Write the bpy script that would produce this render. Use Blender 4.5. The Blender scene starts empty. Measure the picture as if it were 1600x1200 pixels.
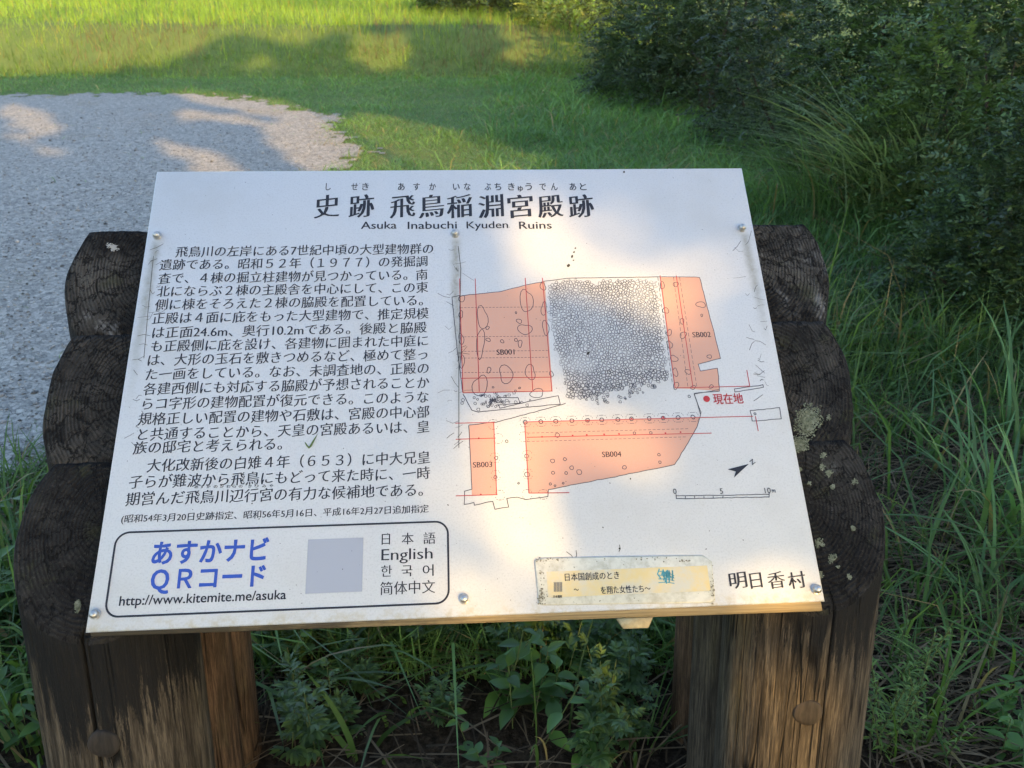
import bpy, math, random
import numpy as np
from mathutils import Vector, Matrix
rng = np.random.default_rng(7)
random.seed(7)
R = math.radians
S = bpy.context.scene
C = S.collection

# ------------------------------------------------------------------ camera, sky, sun, exposure
PITCH = R(22.5)
CAM = np.array([0.0, 0.0, 1.10])
cd = bpy.data.cameras.new('camera')
cam = bpy.data.objects.new('camera', cd); C.objects.link(cam)
cam.location = CAM; cam.rotation_euler = (R(90) - PITCH, 0, 0)
cd.sensor_width = 36; cd.lens = 36 * 1202 / 1600
cd.clip_start = 0.05; cd.clip_end = 2000
cd.dof.use_dof = True; cd.dof.focus_distance = 1.04; cd.dof.aperture_fstop = 12
S.camera = cam

SUN_EL, SUN_AZ = R(22), R(150)                 # azimuth clockwise from +Y (straight ahead): behind the viewer, to the right
SUNV = np.array([math.sin(SUN_AZ) * math.cos(SUN_EL), math.cos(SUN_AZ) * math.cos(SUN_EL), math.sin(SUN_EL)])
W = bpy.data.worlds.new('World'); S.world = W; W.use_nodes = True
nt = W.node_tree
sky = nt.nodes.new('ShaderNodeTexSky'); sky.sky_type = 'NISHITA'; sky.sun_disc = False
sky.sun_elevation = SUN_EL; sky.sun_rotation = SUN_AZ
bg = nt.nodes['Background']; bg.inputs['Strength'].default_value = 0.15
nt.links.new(sky.outputs['Color'], bg.inputs['Color'])
ld = bpy.data.lights.new('sun', 'SUN'); ld.energy = 2.1; ld.angle = R(0.55); ld.color = (1.0, 0.63, 0.21)
sun = bpy.data.objects.new('sun', ld); C.objects.link(sun)
sun.rotation_euler = Vector(SUNV).to_track_quat('Z', 'Y').to_euler(); sun.location = (8, -14, 12)
S.view_settings.view_transform = 'Standard'; S.view_settings.look = 'None'
S.view_settings.gamma = 1; S.view_settings.exposure = 2.0

# ------------------------------------------------------------------ helpers
def nrm(v): return v / (np.linalg.norm(v, axis=-1, keepdims=True) + 1e-12)
FWD = np.array([0, math.cos(PITCH), -math.sin(PITCH)]); UPV = np.array([0, math.sin(PITCH), math.cos(PITCH)])
def cv2w(v): v = np.asarray(v, float); return np.array([v[0], 0, 0]) - v[1] * UPV + v[2] * FWD

_lat = np.random.default_rng(3).random((256, 256))
def vnoise(x, y):
    x = np.asarray(x, float); y = np.asarray(y, float)
    xi = np.floor(x).astype(int); yi = np.floor(y).astype(int)
    fx = x - xi; fy = y - yi; fx = fx * fx * (3 - 2 * fx); fy = fy * fy * (3 - 2 * fy)
    g = lambda a, b: _lat[a % 256, b % 256]
    return (g(xi, yi) * (1 - fx) + g(xi + 1, yi) * fx) * (1 - fy) + (g(xi, yi + 1) * (1 - fx) + g(xi + 1, yi + 1) * fx) * fy
def fbm(x, y, o=4):
    s = 0; a = .5
    for k in range(o): s = s + a * vnoise(x * 2**k + 17.3 * k, y * 2**k + 5.1 * k); a *= .5
    return s
def sstep(x, a, b):
    t = np.clip((np.asarray(x, float) - a) / (b - a), 0, 1); return t * t * (3 - 2 * t)
def inpoly(px, py, poly):
    poly = np.asarray(poly); r = np.zeros(np.shape(px), bool); n = len(poly)
    for i in range(n):
        x1, y1 = poly[i]; x2, y2 = poly[(i + 1) % n]
        c = ((y1 > py) != (y2 > py)) & (px < (x2 - x1) * (py - y1) / ((y2 - y1) + 1e-12) + x1)
        r ^= c
    return r

def link(o, parent=None):
    C.objects.link(o)
    if parent is not None: o.parent = parent
    return o
def tag(o, label=None, cat=None, group=None, kind=None):
    if label: o['label'] = label
    if cat: o['category'] = cat
    if group: o['group'] = group
    if kind: o['kind'] = kind
    return o
def empty(name, loc):
    o = bpy.data.objects.new(name, None); o.empty_display_size = .1; o.location = loc
    C.objects.link(o); return o
def mesh_np(name, V, faces, mat, parent=None, tint=None, smooth=False, mats=None, midx=None):
    """faces: list of (n,k) index arrays"""
    me = bpy.data.meshes.new(name)
    V = np.ascontiguousarray(V, dtype=np.float32)
    me.vertices.add(len(V)); me.vertices.foreach_set('co', V.ravel())
    faces = [np.asarray(f, np.int32) for f in faces if len(f)]
    lt = np.concatenate([np.full(len(f), f.shape[1], np.int32) for f in faces])
    li = np.concatenate([f.ravel() for f in faces])
    ls = np.concatenate([[0], np.cumsum(lt)[:-1]]).astype(np.int32)
    me.loops.add(len(li)); me.loops.foreach_set('vertex_index', li)
    me.polygons.add(len(lt)); me.polygons.foreach_set('loop_start', ls)
    me.polygons.foreach_set('loop_total', lt)
    if smooth: me.polygons.foreach_set('use_smooth', np.ones(len(lt), bool))
    if midx is not None: me.polygons.foreach_set('material_index', np.asarray(midx, np.int32))
    for m in (mats or [mat]): me.materials.append(m)
    if tint is not None:
        a = me.color_attributes.new('tint', 'FLOAT_COLOR', 'POINT')
        t = np.ones((len(V), 4), np.float32); t[:, :tint.shape[1]] = tint
        a.data.foreach_set('color', t.ravel())
    me.update(calc_edges=True)
    o = bpy.data.objects.new(name, me)
    return link(o, parent)

# ------------------------------------------------------------------ node helpers
class NT:
    def __init__(s, name):
        s.m = bpy.data.materials.new(name); s.m.use_nodes = True; s.t = s.m.node_tree
        s.b = s.t.nodes['Principled BSDF']; s.out = s.t.nodes['Material Output']
    def n(s, typ, **kw):
        x = s.t.nodes.new(typ)
        for k, v in kw.items(): setattr(x, k, v)
        return x
    def put(s, sock, v):
        if hasattr(v, 'is_output'): s.t.links.new(v, sock)
        elif v is not None: sock.default_value = v
    def math(s, op, a, b=None, c=None, clamp=False):
        x = s.n('ShaderNodeMath', operation=op, use_clamp=clamp)
        s.put(x.inputs[0], a)
        if b is not None: s.put(x.inputs[1], b)
        if c is not None: s.put(x.inputs[2], c)
        return x.outputs[0]
    def coord(s, which='Object'): return s.n('ShaderNodeTexCoord').outputs[which]
    def mapping(s, v, scale=(1, 1, 1), loc=(0, 0, 0)):
        x = s.n('ShaderNodeMapping'); s.put(x.inputs['Vector'], v); x.inputs['Scale'].default_value = scale; x.inputs['Location'].default_value = loc
        return x.outputs[0]
    def noise(s, v, scale=5, detail=4, rough=.6, dist=0, out='Fac'):
        x = s.n('ShaderNodeTexNoise'); s.put(x.inputs['Vector'], v); x.inputs['Scale'].default_value = scale
        x.inputs['Detail'].default_value = detail; x.inputs['Roughness'].default_value = rough; x.inputs['Distortion'].default_value = dist
        return x.outputs[out]
    def voro(s, v, scale, feature='F1', out='Distance', rand=1):
        x = s.n('ShaderNodeTexVoronoi', feature=feature); s.put(x.inputs['Vector'], v); x.inputs['Scale'].default_value = scale
        x.inputs['Randomness'].default_value = rand
        return x.outputs[out]
    def ramp(s, f, stops):
        x = s.n('ShaderNodeValToRGB'); s.put(x.inputs[0], f); e = x.color_ramp.elements
        while len(e) < len(stops): e.new(.5)
        for q, (p, c) in zip(e, stops):
            q.position = p; q.color = (c, c, c, 1) if np.isscalar(c) else (*c, 1)
        return x.outputs[0]
    def mix(s, f, a, b, mode='MIX'):
        x = s.n('ShaderNodeMix', data_type='RGBA', blend_type=mode)
        s.put(x.inputs[0], f)
        for i, v in ((6, a), (7, b)):
            s.put(x.inputs[i], v if hasattr(v, 'is_output') else (*v, 1))
        return x.outputs[2]
    def sep(s, v):
        x = s.n('ShaderNodeSeparateXYZ'); s.put(x.inputs[0], v); return x.outputs
    def smooth(s, f, a, b):
        x = s.n('ShaderNodeMapRange', interpolation_type='SMOOTHSTEP'); s.put(x.inputs[0], f)
        x.inputs[1].default_value = a; x.inputs[2].default_value = b; return x.outputs[0]
    def bump(s, h, strength=.5, dist=.01, prev=None):
        x = s.n('ShaderNodeBump'); s.put(x.inputs['Height'], h); x.inputs['Strength'].default_value = strength
        x.inputs['Distance'].default_value = dist
        if prev is not None: s.put(x.inputs['Normal'], prev)
        return x.outputs[0]
    def fin(s, color=None, rough=.6, normal=None, spec=.5, metal=0):
        b = s.b
        if color is not None: s.put(b.inputs['Base Color'], color if hasattr(color, 'is_output') else (*color, 1))
        s.put(b.inputs['Roughness'], rough); b.inputs['Specular IOR Level'].default_value = spec; b.inputs['Metallic'].default_value = metal
        if normal is not None: s.put(b.inputs['Normal'], normal)
        return s.m
def plain(name, col, rough=.6, spec=.3, metal=0): return NT(name).fin(col, rough, None, spec, metal)
def leafmat(name, trans=.35, rough=.5, spec=.35):
    n = NT(name); a = n.n('ShaderNodeAttribute', attribute_name='tint')
    n.fin(a.outputs['Color'], rough, None, spec)
    tr = n.n('ShaderNodeBsdfTranslucent'); mx = n.n('ShaderNodeMixShader'); mx.inputs[0].default_value = trans
    g = n.mix(1, a.outputs['Color'], (1.25, 1.25, .6), 'MULTIPLY'); n.put(tr.inputs['Color'], g)
    n.t.links.new(n.b.outputs[0], mx.inputs[1]); n.t.links.new(tr.outputs[0], mx.inputs[2])
    n.t.links.new(mx.outputs[0], n.out.inputs['Surface'])
    return n.m
M_GRASS = leafmat('grass_blade', .4); M_LEAF = leafmat('leaf', .3, .45, .4)
M_STRAW = leafmat('dry_straw', .1, .8, .2)
M_STEM = plain('woody_stem', (.07, .05, .035), .8, .2)

# ------------------------------------------------------------------ terrain shape
def gz(x, y):
    x = np.asarray(x, float); y = np.asarray(y, float)
    z = .10 * np.maximum(y - 1.2, 0)
    yb = 10.9 + .25 * np.sin(x * .7)
    hb = .55 * (1 - sstep(x, .2, 2.6))
    z = z + hb * sstep(y, yb, yb + 1.1) + .06 * np.maximum(y - 12.3, 0)
    z = z - .09 * np.maximum(y - 40, 0)
    z = z + .03 * (fbm(x * .8 + 40, y * .8 + 9) - .45) + .35 * sstep(x - .25 * np.maximum(y - 2, 0), 1.6, 4.0)
    return z
def gp(px, py):
    """where a viewing ray meets the ground (used to measure places off the photograph)"""
    d = cv2w([(px - 800) / 1202, (py - 600) / 1202, 1])
    t = np.linspace(.5, 60, 12000); P = CAM + t[:, None] * d
    below = P[:, 2] < gz(P[:, 0], P[:, 1]); i = int(np.argmax(below)) if below.any() else len(t) - 1
    return P[i]

# ------------------------------------------------------------------ panel pose (measured)
PW, PH = .90, .6633
def rod(r):
    t = np.linalg.norm(r); k = r / t; K = np.array([[0, -k[2], k[1]], [k[2], 0, -k[0]], [-k[1], k[0], 0]])
    return np.eye(3) + math.sin(t) * K + (1 - math.cos(t)) * K @ K
PR_cv = rod(np.array([2.75424275, -.0493196, .07999643])); PT_cv = np.array([-.07088557, -.02372623, 1.06213976])
AX = np.array([cv2w(PR_cv[:, i]) for i in range(3)]).T        # columns: right, up-slope, normal in world
PC = CAM + cv2w(PT_cv)                                        # panel centre (top surface)
def uv(px, py):
    d = np.array([(px - 800) / 1202, (py - 600) / 1202, 1.]); n = PR_cv[:, 2]
    s = (n @ PT_cv) / (n @ d); return (PR_cv.T @ (s * d - PT_cv))[:2]
PM = Matrix([[*AX[0], PC[0]], [*AX[1], PC[1]], [*AX[2], PC[2]], [0, 0, 0, 1]])
BETA = R(36.0)                                                # log axis against the panel slope
LX = AX[:, 0]; LZ = math.cos(BETA) * AX[:, 1] + math.sin(BETA) * AX[:, 2]; LY = np.cross(LZ, LX)   # log frame

# sun-plane coordinates
SA = nrm(np.cross(np.array([0, 0, 1.]), SUNV)); SB = np.cross(SUNV, SA)
def ab(P): P = np.asarray(P) - PC; return np.stack([P @ SA, P @ SB], -1)

# ------------------------------------------------------------------ the board
base = PC - LZ * (PC[2] / LZ[2]); base[2] = 0
board = empty('information_board', base)
tag(board, 'white information board with Japanese text and a pink site plan on six dark logs', 'information board')
ROOTINV = Matrix.Translation(-Vector(base))

# --- materials of the board
def mat_panel():
    n = NT('white_panel'); co = n.coord(); x, y, z = n.sep(co)
    sp = n.noise(co, 420, 3, .7); blot = n.noise(co, 6, 5, .65); fine = n.noise(co, 1500, 1, .5)
    col = n.mix(n.smooth(sp, .45, .75), (.545, .545, .54), (.45, .45, .45))
    col = n.mix(n.math('MULTIPLY', n.smooth(blot, .45, .75), .5), col, (.46, .445, .415))
    dirt = n.math('MULTIPLY', n.smooth(n.noise(co, 95, 5, .8), .62, .74), .6)
    col = n.mix(dirt, col, (.30, .29, .26))
    wob = n.math('MULTIPLY', n.math('SUBTRACT', n.noise(n.mapping(co, (1, 1, 1)), 14, 4, .7), .5), .020)
    tot = None
    for (bx, by, ln, slant) in STREAKS:
        xx = n.math('SUBTRACT', x, n.math('MULTIPLY_ADD', n.math('SUBTRACT', y, by), slant, bx))
        g = n.math('DIVIDE', n.math('ADD', xx, wob), .0065)
        g = n.math('EXPONENT', n.math('MULTIPLY', n.math('MULTIPLY', g, g), -1))
        yy = n.math('MULTIPLY', n.smooth(y, by - ln, by - ln * .25), n.smooth(n.math('MULTIPLY', y, -1), -by, -by + .012))
        g = n.math('MULTIPLY', g, yy)
        tot = g if tot is None else n.math('ADD', tot, g)
    gr = n.math('MULTIPLY', tot, n.math('MULTIPLY_ADD', n.noise(co, 120, 4, .8), 1.3, .05), clamp=True)
    col = n.mix(gr, col, (.27, .255, .20))
    ed = n.smooth(n.math('MULTIPLY', y, -1), PH / 2 - .02, PH / 2 - .002)
    col = n.mix(n.math('MULTIPLY', ed, n.smooth(n.noise(co, 60, 4, .7), .42, .7)), col, (.45, .40, .30))
    bp = n.bump(n.math('MULTIPLY_ADD', sp, .6, fine), .10, .0006)
    return n.fin(col, .42, bp, .45)
bolts_px = [(246, 369), (711, 366), (1159, 357), (149, 960), (725, 936), (1275, 921)]
bolts_uv = [uv(*p) for p in bolts_px]
STREAKS = [(bolts_uv[0][0], bolts_uv[0][1] - .004, .30, .02), (bolts_uv[1][0], bolts_uv[1][1] - .004, .34, .0), (bolts_uv[2][0] + .002, bolts_uv[2][1] - .004, .22, -.03)]
M_PANEL = mat_panel()
def mat_edge():
    n = NT('panel_edge_wood'); co = n.coord()
    g = n.noise(n.mapping(co, (3, 40, 400)), 2, 4, .7)
    col = n.ramp(g, [(.3, (.17, .12, .06)), (.6, (.36, .27, .14)), (.8, (.12, .08, .04))])
    dark_left = n.smooth(n.math('MULTIPLY_ADD', n.sep(co)[0], -.9, n.noise(n.mapping(co, (9, 30, 30)), 1, 5, .75)), .42, .80)  # darkens to the left: mould stain plus that end's shade in the colour
    col = n.mix(n.math('MULTIPLY', dark_left, .85), col, (.045, .036, .026))
    return n.fin(col, .6, n.bump(g, .3, .001), .3)
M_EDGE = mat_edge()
M_INK = plain('black_ink', (.016, .017, .024), .45, .4)
M_INKGREY = plain('grey_ink', (.055, .055, .075), .5, .3)
M_BLUE = plain('blue_ink', (.028, .075, .36), .45, .4)
M_RED = plain('red_ink', (.42, .035, .04), .5, .3)
M_REDLINE = plain('red_line_ink', (.45, .045, .05), .5, .3)
def mat_salmon():
    n = NT('salmon_print'); co = n.coord(); s = n.noise(co, 700, 2, .7)
    return n.fin(n.mix(n.smooth(s, .4, .75), (.60, .32, .225), (.56, .34, .26)), .5, None, .3)
M_SALMON = mat_salmon()

# --- panel body: bevelled board, white sheet on top, wood edge
T = .0035
def panel_mesh():
    a, b = PW / 2, PH / 2; e = .0015
    V = []; 
    for (ex, z) in ((0, -T), (0, -.0028), (0, -.0024), (0, -e), (-e, 0)):
        ins = 0
        V += [(-a - ex + ins, -b - ex + ins, z), (a + ex - ins, -b - ex + ins, z), (a + ex - ins, b + ex - ins, z), (-a - ex + ins, b + ex - ins, z)]
    F = []; mi = []
    for k in range(4):
        for i in range(4):
            j = (i + 1) % 4; F.append((k * 4 + i, k * 4 + j, k * 4 + 4 + j, k * 4 + 4 + i)); mi.append(0)
    F.append((16, 17, 18, 19)); mi.append(0); F.append((3, 2, 1, 0)); mi.append(1)
    return np.array(V), np.array(F), mi
pv, pf, pm = panel_mesh()
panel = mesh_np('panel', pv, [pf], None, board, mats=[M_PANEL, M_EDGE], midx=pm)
panel.matrix_basis = ROOTINV @ PM

T = .016
a, b = PW / 2, PH / 2; t0, t1 = -.0037, -T
bt = [(-a + .004, -b + .002, t0), (a - .004, -b - .001, t0), (a - .004, b - .004, t0), (-a + .004, b - .004, t0),
      (-a + .004, -b - .0035, t0 - .0035), (a - .002, -b - .0105, t0 - .0045), (a - .002, -b - .0105, t1), (-a + .004, -b - .0035, t1), (a - .004, b - .004, t1), (-a + .004, b - .004, t1)]
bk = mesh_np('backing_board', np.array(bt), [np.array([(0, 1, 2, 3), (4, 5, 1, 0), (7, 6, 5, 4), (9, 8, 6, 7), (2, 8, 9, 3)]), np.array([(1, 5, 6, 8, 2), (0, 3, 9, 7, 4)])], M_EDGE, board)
bk.matrix_basis = ROOTINV @ PM

class Sheet:
    """flat printed shapes on the panel"""
    def __init__(s): s.V = []; s.F3 = []; s.F4 = []
    def add(s, V, F):
        o = len(s.V); s.V += [tuple(v) for v in V]
        for f in F: (s.F3 if len(f) == 3 else s.F4).append([i + o for i in f])
    def strip(s, P, w, closed=False, z=0):
        P = np.asarray(P, float); n = len(P)
        if n < 2: return
        d = np.roll(P, -1, 0) - P
        if not closed: d[-1] = d[-2]
        d = nrm(d); dp = np.roll(d, 1, 0)
        if not closed: dp[0] = d[0]
        t = nrm(d + dp); nn = np.stack([-t[:, 1], t[:, 0]], -1)
        c = np.clip(np.abs((nn * np.stack([-d[:, 1], d[:, 0]], -1)).sum(1)), .5, 1)
        off = nn * (w / 2 / c)[:, None]
        L = P + off; Rr = P - off; V = [(*p, z) for p in L] + [(*p, z) for p in Rr]
        F = [(n + i, n + (i + 1) % n, (i + 1) % n, i) for i in range(n if closed else n - 1)]
        s.add(V, F)
    def poly(s, P, z=0):
        from mathutils.geometry import tessellate_polygon
        T_ = tessellate_polygon([[Vector((*p, 0)) for p in P]])
        V = [(*p, z) for p in P]; F = []
        for t in T_:
            a, b, c = [np.array(P[i]) for i in t]
            F.append(t if np.cross(b - a, c - a) > 0 else t[::-1])
        s.add(V, F)
    def circle(s, c, r, w=None, n=14, z=0, wob=0, sq=1.0, rot=0):
        t = np.arange(n) / n * 2 * math.pi; rr = r * (1 + wob * (rng.random(n) - .5))
        Q = np.stack([np.cos(t) * rr * sq, np.sin(t) * rr / sq], -1); ca, sa = math.cos(rot), math.sin(rot)
        P = np.array(c) + Q @ np.array([[ca, sa], [-sa, ca]])
        if w: s.strip(P, w, True, z)
        else: s.poly(P, z)
    def build(s, name, mat, parent=None, lift=.0004):
        V = np.array(s.V, float); V[:, 2] += lift
        return mesh_np(name, V, [np.array(s.F3).reshape(-1, 3), np.array(s.F4).reshape(-1, 4)], mat, parent or panel)

# --- lettering
_fc = bpy.data.curves.new('lettering_curve', 'FONT'); _fo = bpy.data.objects.new('lettering_curve', _fc); C.objects.link(_fo)
def glyphs(txt, offset=0.0, shear=0.0, res=3, space=1.0):
    _fc.body = txt; _fc.size = 1; _fc.resolution_u = res; _fc.offset = offset; _fc.shear = shear; _fc.fill_mode = 'FRONT'; _fc.space_character = space
    dg = bpy.context.evaluated_depsgraph_get(); dg.update()
    e = _fo.evaluated_get(dg); me = e.to_mesh()
    V = np.zeros(len(me.vertices) * 3); me.vertices.foreach_get('co', V); V = V.reshape(-1, 3)[:, :2]
    me.calc_loop_triangles(); F = np.zeros(len(me.loop_triangles) * 3, int); me.loop_triangles.foreach_get('vertices', F); F = F.reshape(-1, 3)
    e.to_mesh_clear()
    key = np.round(V, 5); u, inv = np.unique(key, axis=0, return_inverse=True); inv = inv.ravel(); F = inv[F]
    a, b, c = u[F[:, 0]], u[F[:, 1]], u[F[:, 2]]
    ar = (b[:, 0] - a[:, 0]) * (c[:, 1] - a[:, 1]) - (b[:, 1] - a[:, 1]) * (c[:, 0] - a[:, 0])
    F = np.where((ar < 0)[:, None], F[:, ::-1], F); F = F[np.abs(ar) > 1e-9]
    return u, F
def thin(V, F, dx, dy):
    """move the outline along its normal by dx (upright strokes) and dy (level strokes)"""
    E = np.concatenate([F[:, [0, 1]], F[:, [1, 2]], F[:, [2, 0]]]); cnt = {}
    for i, j in E: cnt[(min(i, j), max(i, j))] = cnt.get((min(i, j), max(i, j)), 0) + 1
    N = np.zeros_like(V)
    for i, j in E:
        if cnt[(min(i, j), max(i, j))] == 1:
            d = V[j] - V[i]; n = np.array([d[1], -d[0]]); n = n / (np.linalg.norm(n) + 1e-9)
            N[i] += n; N[j] += n
    N = nrm(N) * (np.linalg.norm(N, axis=1, keepdims=True) > 1e-6)
    return V + N * np.array([dx, dy])
_ref, _ = glyphs('国'); EM = (_ref[:, 1].max() - _ref[:, 1].min()) / .90; EMC = (_ref[:, 1].max() + _ref[:, 1].min()) / 2
_gc = {}
def _glyph(c):
    if c not in _gc:
        V, F = glyphs(c) if c not in ' 　' else (np.zeros((0, 2)), np.zeros((0, 3), int))
        v2, _ = glyphs(c + '国'); _gc[c] = (V, F, v2[:, 0].max() - _ref[:, 0].max())
    return _gc[c]
def brush(txt, dx, dy, rise):
    Vs = []; Fs = []; o = 0; x = 0.
    for c in txt:
        V, F, adv = _glyph(c)
        if len(V):
            V = thin(V, F, dx * EM, dy * EM)
            if ord(c) > 0x2fff and c not in '、。（）': V = V + np.stack([np.zeros(len(V)), rise * (V[:, 0] - adv / 2)], -1)
            Vs.append(V + np.array([x, 0])); Fs.append(F + o); o += len(V)
        x += adv
    return np.concatenate(Vs), np.concatenate(Fs)
def text(sh, txt, x0, x1, yc, em, dx=0., dy=0., mode='cjk', slope=None, ang=0, yc1=None, rise=0):
    """x0..x1, yc, em: where and how large the line stands, measured on the photograph"""
    if rise: V, F = brush(txt, dx, dy, rise)
    else:
        V, F = glyphs(txt)
        if dx or dy: V = thin(V, F, dx * EM, dy * EM)
    A = uv(x0, yc); B = uv(x1, yc if yc1 is None else yc1)
    xm = (x0 + x1) / 2; ym = (yc + (yc if yc1 is None else yc1)) / 2
    hv = uv(xm, ym - em / 2)[1] - uv(xm, ym + em / 2)[1]
    lo, hi = V[:, 0].min(), V[:, 0].max(); sx = (B[0] - A[0]) / (hi - lo)
    if mode == 'cjk': sy = hv / EM; cy = EMC
    else: sy = hv / (V[:, 1].max() - V[:, 1].min()); cy = (V[:, 1].max() + V[:, 1].min()) / 2
    vc = (A[1] + B[1]) / 2
    Q = np.stack([A[0] + (V[:, 0] - lo) * sx, vc + (V[:, 1] - cy) * sy], -1)
    if ang:
        m = (Q.max(0) + Q.min(0)) / 2; c_, s_ = math.cos(ang), math.sin(ang); Q = m + (Q - m) @ np.array([[c_, s_], [-s_, c_]])
    sh.add([(*q, 0) for q in Q], [tuple(f) for f in F])

ti = Sheet()
for ch, x in zip('史跡飛鳥稲淵宮殿跡', (511, 565, 629, 674, 718, 767, 813, 860, 908)):
    text(ti, ch, x - 20, x + 20, 323, 38, .030, -.010, rise=.10)
for ch, x in zip('しせきあすかいなぶちきゅうでんあと', (513, 554, 571, 627, 651, 676, 713, 730, 762, 778, 799, 813, 826, 848, 866, 895, 911)):
    w = 5.2 if ch not in 'しゅ' else 4
    text(ti, ch, x - w, x + w, 292 if ch != 'ゅ' else 294, 13 if ch != 'ゅ' else 12, .012, .004)
for wd, x0, x1, h in (('Asuka', 564, 620, 11.5), ('Inabuchi', 637, 714, 11.5), ('Kyuden', 729, 794, 14.5), ('Ruins', 811, 862, 11.5)):
    text(ti, wd, x0, x1, 352 if wd != 'Kyuden' else 353.3, h, .012, .0, 'fit')
ti.build('title_lettering', M_INK)

bo = Sheet()
lines = [
 ('飛鳥川の左岸にある7世紀中頃の大型建物群の', 275, 677, 391.5), ('遺跡である。昭和５２年（１９７７）の発掘調', 250, 668, 411.5),
 ('査で、４棟の掘立柱建物が見つかっている。南', 248, 668, 432.5), ('北にならぶ２棟の主殿舎を中心にして、この東', 246, 669, 452.5),
 ('側に棟をそろえた２棟の脇殿を配置している。', 243, 661, 473), ('正殿は４面に庇をもった大型建物で、推定規模', 239, 670, 494),
 ('は正面24.6m、奥行10.2mである。後殿と脇殿', 239, 667, 516), ('も正殿側に庇を設け、各建物に囲まれた中庭に', 237, 669, 537),
 ('は、大形の玉石を敷きつめるなど、極めて整っ', 232, 668, 558.5), ('た一画をしている。なお、未調査地の、正殿の', 229, 670, 580.5),
 ('各建西側にも対応する脇殿が予想されることか', 225, 671, 603), ('らコ字形の建物配置が復元できる。このような', 224, 670, 626),
 ('規格正しい配置の建物や石敷は、宮殿の中心部', 217, 671, 649.5), ('と共通することから、天皇の宮殿あるいは、皇', 217, 671, 673),
 ('族の邸宅と考えられる。', 209, 441, 697), ('大化改新後の白雉４年（６５３）に中大兄皇', 231, 672, 721.5),
 ('子らが難波から飛鳥にもどって来た時に、一時', 203, 672, 746.5), ('期営んだ飛鳥川辺行宮の有力な候補地である。', 198, 661, 773)]
SK = 1.4 / 402 * .0
for t, x0, x1, y in lines:
    k = (x1 - x0) * -.013 if y < 600 else (x1 - x0) * -.020
    text(bo, t, x0, x1, y - k * .5 if False else y, 17.6 + (y - 390) * .011, .013, -.008, rise=.11)
text(bo, '(昭和54年3月20日史跡指定、昭和56年5月16日、平成16年2月27日追加指定', 191, 670, 803, 13.5, .014, -.006, rise=.10)
for ch, x in zip('あすかのかわらのかりみや', (307, 316, 326, 337, 347, 357, 366, 376, 391, 401, 413, 424)):
    text(bo, ch, x - 3, x + 3, 760 - (x - 365) * .012, 5.6, .012, .006)
bo.build('body_lettering', M_INK)

nb = Sheet()
def rrect(c0, c1, r, n=8):
    (x0, y0), (x1, y1) = c0, c1; P = []
    for cx, cy, a0 in ((x1 - r, y1 - r, 0), (x0 + r, y1 - r, 90), (x0 + r, y0 + r, 180), (x1 - r, y0 + r, 270)):
        for k in range(n + 1):
            a = R(a0 + 90 * k / n); P.append((cx + r * math.cos(a), cy + r * math.sin(a)))
    return P
tl, br = uv(183, 830), uv(697, 942); bl = uv(163, 965); tr = uv(704, 817)
FX0, FX1, FY0, FY1 = (tl[0] + bl[0]) / 2 + .0, (br[0] + tr[0]) / 2, (bl[1] + br[1]) / 2, (tl[1] + tr[1]) / 2
nb.strip(rrect((FX0, FY0), (FX1, FY1), .016), .0024, True)
nb.build('notice_frame', M_INK)
gq = Sheet(); q0, q1 = uv(477, 928), uv(568, 840); gq.poly([(q0[0], q0[1]), (q1[0], q0[1]), (q1[0], q1[1]), (q0[0], q1[1])])
gq.build('blank_patch', plain('grey_print', (.37, .375, .40), .5, .3))
bl_ = Sheet()
text(bl_, 'あすかナビ', 238, 420, 863, 39, .030, .030, yc1=861); text(bl_, 'ＱＲコード', 236, 415, 904, 38, .030, .030, yc1=902)
bl_.build('blue_lettering', M_BLUE)
nl = Sheet()
text(nl, 'http://www.kitemite.me/asuka', 187, 447, 937.5, 20, .016, .012, 'fit', yc1=935)
for ch, x in zip('日本語', (603, 637, 671)): text(nl, ch, x - (6.5 if ch == '日' else 9.5), x + (6.5 if ch == '日' else 9.5), 842 - (x - 637) * .02, 19.5, .006, -.012)
text(nl, 'English', 596, 676, 868.5, 23, .006, -.012, 'fit')
for ch, x in zip('한국어', (604, 636, 669)): text(nl, ch, x - 8.5, x + 8.5, 892 - (x - 637) * .02, 19.5, .006, -.008)
text(nl, '简体中文', 594, 680, 918.5, 22, .006, -.012)
for ch, x in zip('明日香村', (1153, 1181, 1213, 1245)):
    w = 9.5 if ch == '日' else 14; text(nl, ch, x - w, x + w, 907, 28, .020, -.010, rise=.09)
nl.build('notice_lettering', M_INK)

# --- site plan
c3 = lambda X, Y: uv(690 + X / 2.857, 250 + Y / 2.857)
c4 = lambda X, Y: uv(690 + X / 2.58, 580 + Y / 2.58)
P3 = lambda L: [c3(*p) for p in L]
P4 = lambda L: [c4(*p) for p in L]
fl = Sheet()
SB1 = [(80, 607), (260, 590), (345, 568), (460, 542), (478, 790), (495, 1030), (95, 1040)]
SB2 = [(975, 524), (1152, 524), (1200, 710), (1245, 885), (1145, 912), (1155, 943), (1232, 930), (1240, 1032), (1110, 1022), (1040, 1020), (1005, 760)]
SB3 = [(110, 218), (210, 205), (222, 498), (122, 500)]
SB4 = [(335, 205), (1040, 185), (1030, 225), (940, 377), (700, 425), (430, 478), (428, 492), (352, 492)]
for s_ in (SB1, SB2): fl.poly(P3(s_)[::-1])
for s_ in (SB3, SB4): fl.poly(P4(s_)[::-1])
fl.build('plan_fill', M_SALMON, lift=.0003)
gl = Sheet(); LW = .00085
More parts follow.
